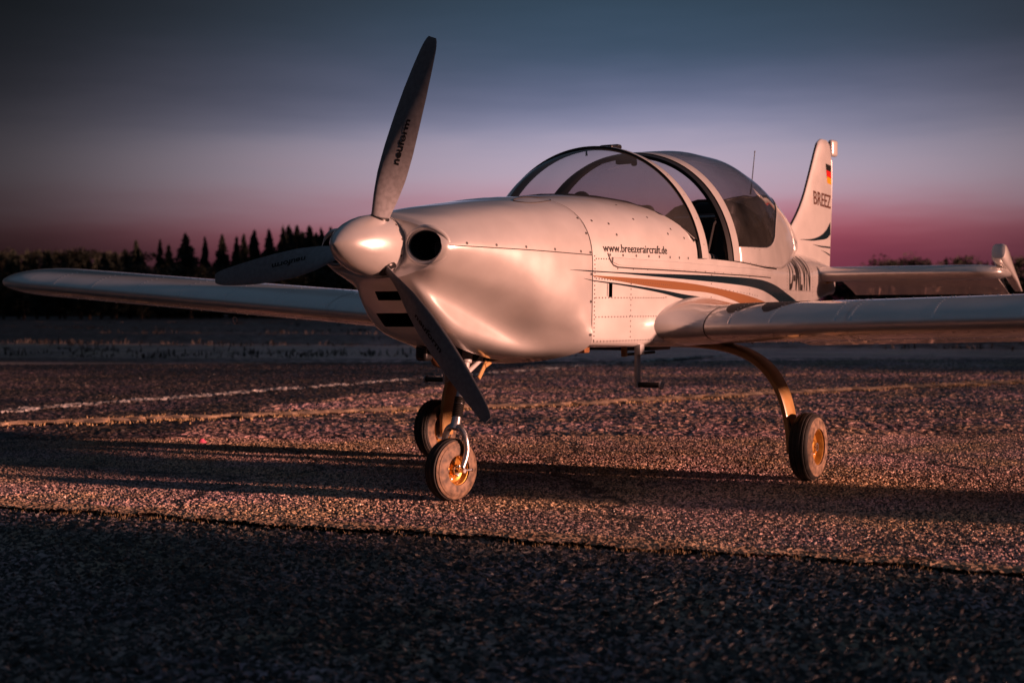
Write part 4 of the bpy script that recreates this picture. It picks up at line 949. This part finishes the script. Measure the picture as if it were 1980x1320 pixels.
v, f = loft(secs, True, True, True); mk('rear_bulkhead', v, f, M['seat'], AC, recalc=True, smooth=False)
for k, sg in enumerate((1,-1)): tube('control_stick', [V(2.05,sg*.24,.80), V(2.02,sg*.24,.95), V(2.03,sg*.24,1.04)], [.012,.012,.02], M['black'], AC, n=10)

# ------------------------------------------------------------------ trees beyond the meadow
M['needles'] = mat('dark_needles', (.022,.030,.020), .8); M['leaves'] = mat('dark_leaves', (.030,.034,.022), .8); M['bark'] = mat('bark', (.06,.045,.035), .9); M['bare'] = mat('pale_bark', (.33,.30,.28), .8)
def conifer_mesh(seed, h=10.0, rad=1.9, bare=.18):
    g_ = np.random.default_rng(seed); vs_, fs = [], []
    z = h*bare
    while z < h*.985:
        q = (z-h*bare)/(h*(1-bare)); rr = rad*1.2*(1-q)**1.05*g_.uniform(.78,1.12)+.06; nb = int(7+9*(1-q))
        for _ in range(nb):
            a = g_.uniform(0,6.28); L = rr*g_.uniform(.55,1.15); dz = -L*g_.uniform(.05,.45); ca, sa = math.cos(a), math.sin(a)
            for k in range(5):      # needle sprays along the bough
                t_ = (k+.6)/5; cx, cy, cz = ca*L*t_, sa*L*t_, z+dz*t_; kq = .22+.78*(1-q); w_ = .40*kq*(1-t_*.55)*g_.uniform(.6,1.3); b = len(vs_); ox, oy = -sa*w_, ca*w_; dr = g_.uniform(.12,.42)
                vs_ += [(cx-ox,cy-oy,cz-dr),(cx+ca*.35*w_,cy+sa*.35*w_,cz+.12),(cx+ox,cy+oy,cz-dr*g_.uniform(.5,1.2)),(cx+ca*.5*kq,cy+sa*.5*kq,cz-.2*g_.random())]
                fs += [(b,b+1,b+3),(b+1,b+2,b+3)]
        z += h*.016*g_.uniform(.6,1.4)
    b = len(vs_); vs_ += [(-.07,0,h*.90),(.07,0,h*.90),(0,.05,h*1.02)]; fs.append((b,b+1,b+2))
    return vs_, fs
def broad_mesh(seed, h=8.0, rad=2.6):
    g_ = np.random.default_rng(seed); vs_, fs = [], []; cl = [(g_.normal(0,rad*.42), g_.normal(0,rad*.42), h*g_.uniform(.12,.95), rad*g_.uniform(.22,.42)) for _ in range(22)]
    for cx, cy, cz, r in cl:
        for _ in range(70):
            d = g_.normal(size=3); d /= np.linalg.norm(d); p = np.array([cx,cy,cz])+d*r*g_.uniform(.55,1.05); u = g_.normal(size=3); w_ = g_.normal(size=3); b = len(vs_); s_ = .20
            vs_ += [tuple(p+u*s_*.6), tuple(p+w_*s_*.6), tuple(p-(u+w_)*s_*.4)]; fs.append((b,b+1,b+2))
    return vs_, fs
def trunk_mesh(h, r, limbs=4, seed=0):
    g_ = random.Random(seed); v, f = tube_data([(0,0,-.2),(0,0,h*.35),(.08,.03,h*.7),(0,0,h)], [r,r*.8,r*.45,r*.1], 8)
    for k in range(limbs):
        a = g_.uniform(0,6.28); z = h*g_.uniform(.3,.65); L = h*g_.uniform(.12,.25); v2, f2 = tube_data([(0,0,z),(math.cos(a)*L*.6,math.sin(a)*L*.6,z+L*.4),(math.cos(a)*L,math.sin(a)*L,z+L*.9)], [r*.4,r*.25,r*.06], 5); b = len(v); v += v2; f += [tuple(i+b for i in q) for q in f2]
    return v, f
protos = {}
def proto(kind, i):
    k = (kind, i)
    if k not in protos:
        if kind == 'c': cm_ = conifer_mesh(20+i, 10, 1.7+.25*i, .06+.03*(i%3)); tm = trunk_mesh(9.6,.16,0,i); ms = M['needles']
        else: cm_ = broad_mesh(40+i, 8, 2.3+.3*i); tm = trunk_mesh(7.0,.17,5,i); ms = M['leaves']
        out = []
        for (v, f), mm, nm in ((cm_, ms, 'crown'), (tm, M['bark'], 'trunk')):
            me = bpy.data.meshes.new(nm); me.from_pydata(v, [], f); me.materials.append(mm); me.update(); out.append(me)
        protos[k] = out
    return protos[k]
def tree(kind, i, px, dep, top_px, label, group, name, z0=-.03, wide=1.0):
    lat = (px-990)/FPX*dep; h = (593-top_px)/FPX*dep+CAMH; cm_, tm = proto(kind, i); ref = 10.0 if kind == 'c' else 8.0
    o = empty(name, LD(lat, dep, z0)); k = h/ref; o.scale = (k*wide,k*wide,k); o.rotation_euler = (0,0,random.uniform(0,6.28)); tag(o, label, 'tree', group)
    for me, nm in ((cm_,'crown'),(tm,'trunk')):
        c = bpy.data.objects.new(nm, me); COL.objects.link(c); c.parent = o
G1 = 'spaced conifers beyond the meadow'
rowA = [(264,458),(310,456),(327,466),(360,444),(397,452),(430,447),(458,450),(472,446),(492,440),(521,438),(560,428)]
ORD = 'first second third fourth fifth sixth seventh eighth ninth tenth last'.split()
for i, (px, ty) in enumerate(rowA): tree('c', i%4, px, 150+random.uniform(-8,8), ty, ORD[i]+' spruce of the spaced conifer row, counted from the low far wood', G1, 'spruce_tree', wide=(1.25,.8,1.0,1.35,.9,1.15,.75,.85,1.3,1.1,1.2)[i])
for i, (px, ty) in enumerate([(548,432),(575,430),(585,441),(600,430),(622,436),(640,434),(655,440),(668,446),(690,440),(612,445),(632,446),(566,444)]): tree('c', i%4, px, 135+random.uniform(-6,6), ty, 'tall spruce in the dense clump beyond the meadow behind the propeller spinner', 'dense spruce clump behind the spinner', 'spruce_tree', wide=1.15)
for i in range(30):
    px = -60+i*11.5+random.uniform(-5,5); tree('c' if i%3 else 'b', i%4 if i%3 else i%3, px, 185+random.uniform(-10,14), 478+random.uniform(-4,14), 'low dark tree of the far wood above the tip of the right wing', 'far wood above the right wing tip', 'wood_tree', wide=1.5)
for i in range(38):
    px = -70+i*20+random.uniform(-7,7); tree('b', i%3, px, 128+random.uniform(-6,6), (508 if px > 230 else 522)+random.uniform(-4,12), 'low dark bush growing between the feet of the conifers', 'bushes under the conifers', 'bush', wide=1.7)
for i, (px, ty) in enumerate([(1638,548),(1665,545),(1700,500),(1716,504),(1745,503),(1768,496),(1790,503),(1808,505),(1830,502),(1850,499),(1866,505),(1889,504),(1910,508),(1930,503),(1955,506),(1975,500),(1996,503),(2030,500),(1660,520),(1685,512)]):
    tree('b' if i%4 else 'c', i%3, px, 175+random.uniform(-8,8), ty, 'dark leafy tree of the low wood beyond the tailplane', 'low wood beyond the tailplane', 'leafy_tree', wide=1.15)
for i in range(26):
    px = 1560+i*20+random.uniform(-7,7); tree('b', (i+1)%3, px, 140+random.uniform(-6,6), 536+random.uniform(-5,10), 'low dark bush at the edge of the wood beyond the tailplane', 'bushes beyond the tailplane', 'bush', wide=2.0)
for i in range(36):
    px = 640+i*27+random.uniform(-8,8); tree('b', i%3, px, 150+random.uniform(-8,8), 520+random.uniform(-6,12), 'low dark tree hidden mostly behind the fuselage, beyond the meadow', 'trees behind the fuselage', 'leafy_tree', wide=1.8)

# small pink ground marker lying on the apron
M['pink'] = mat('pink_plastic', (.75,.12,.22), .45)
p = V(1.995,-2.856,.0)
lathe_o = lathe('ground_marker', [(0,0),(0,.030),(.006,.030),(.012,.022),(.026,.012),(.028,0)], p, (0,0,1), M['pink'], None, 20)
tag(lathe_o, 'small pink plastic marker lying on the asphalt behind the nose wheel', 'marker')

# hangar on the sunny side, outside the picture: its corner throws the shade that covers the foreground
M['hangar'] = mat('hangar_sheet', (.30,.31,.33), .5); M['hangar_roof'] = mat('hangar_roof_sheet', (.16,.16,.17), .6); M['hangar_door'] = mat('hangar_door_sheet', (.22,.25,.28), .5)
HG = empty('hangar', seam_pt(26,.10)); tag(HG, 'grey sheet-metal hangar with sliding doors beside the apron', 'hangar')
def HP(k, off, z): q = seam_pt(26+k, .10+off); b = seam_pt(26,.10); return (q[0]-b[0], q[1]-b[1], z)
Hh, Hd, Hw = 5.2, 16.0, 18.0
for (a, b, nm) in (((0,0),(Hd,0),'wall'),((0,0),(0,Hw),'wall'),((Hd,0),(Hd,Hw),'wall'),((0,Hw),(Hd,Hw),'wall')):
    nx_ = 60; rows = []
    for i in range(nx_+1):
        u = i/nx_; k, o_ = a[0]+(b[0]-a[0])*u, a[1]+(b[1]-a[1])*u; wob = .03*(i%2)
        rows.append([HP(k+(wob if a[0]==b[0] else 0), o_+(wob if a[1]==b[1] else 0), z) for z in (0,Hh)])
    v, f = loft(rows, False); mk(nm, v, f, M['hangar'], HG, smooth=False)
rows = [[HP(k, o_, z) for o_, z in ((-.0,Hh),(Hw*.5,Hh+2.2),(Hw+.0,Hh))] for k in (0,Hd)]
v, f = loft(rows, False); mk('roof', v, f, M['hangar_roof'], HG, smooth=False)
for k in (0, Hd): mk('gable', [HP(k,0,Hh),HP(k,Hw*.5,Hh+2.2),HP(k,Hw,Hh)], [(0,1,2)], M['hangar'], HG, smooth=False)
for i in range(4):
    o0 = 2.2+i*3.4; mk('sliding_door', [HP(-.06-.05*(i%2),o0,0),HP(-.06-.05*(i%2),o0+3.36,0),HP(-.06-.05*(i%2),o0+3.36,4.2),HP(-.06-.05*(i%2),o0,4.2)], [(0,1,2,3)], M['hangar_door'], HG, smooth=False)

# unseen tree belt, added to keep the meadow and far wood in shade
for i in range(37):
    dp = -2.0+i*4.3 if i < 34 else (-10.2,-7.9,-5.2)[i-34]; la = 62+random.uniform(-3,3)+(4 if i%2 else 0); kd = 'b' if i%3 else 'c'; cm_, tm = proto(kd, i%3)
    h = random.uniform(22,27); o = empty('shade_belt_tree', LD(la, dp+random.uniform(-.5,.5), -.03)); k = h/(10.0 if kd == 'c' else 8.0); wd_ = 1.05 if i < 34 else .36; o.scale = (k*wd_,k*wd_,k); o.rotation_euler = (0,0,random.uniform(0,6.28))
    tag(o, 'tall dark tree of the unseen belt added for shade on the sunny side', 'tree', 'added shade belt on the sunny side')
    for me, nm in ((cm_,'crown'),(tm,'trunk')):
        c = bpy.data.objects.new(nm, me); COL.objects.link(c); c.parent = o

# made-up trailer, added unseen to throw the low band of shade across the apron
M['tank'] = mat('tank_paint', (.62,.60,.56), .35, coat=.2)
FT = empty('shade_trailer', V(2.45,8.6,0)); tag(FT, 'small unseen tank trailer added to shade the apron', 'trailer')
fl = lambda s, y, z: (-(s-2.45), y-8.6, z)
tk = [(-.50,0),(-.49,.25),(-.45,.40),(-.36,.47),(.36,.47),(.45,.40),(.49,.25),(.50,0)]
lathe('tank', tk, fl(2.45,8.6,.86), (-1,0,0), M['tank'], FT, 40)
lathe('filler_cap', [(0,0),(0,.11),(.05,.11),(.06,.09),(.06,0)], fl(2.45,8.6,1.315), (0,0,1), M['steel'], FT, 20)
bm = bmesh.new(); box_bm(bm, fl(2.45,8.6,.40), (1.0,.86,.10), None, .01); box_bm(bm, fl(1.55,8.6,.38), (.5,.07,.07), None, .008); from_bm('chassis', bm, M['black'], FT)
for q in (-1, 1): wheel('trailer_wheel', fl(2.55,8.6+q*.52,.27), (0,q,0), .27, .15, .15, FT)
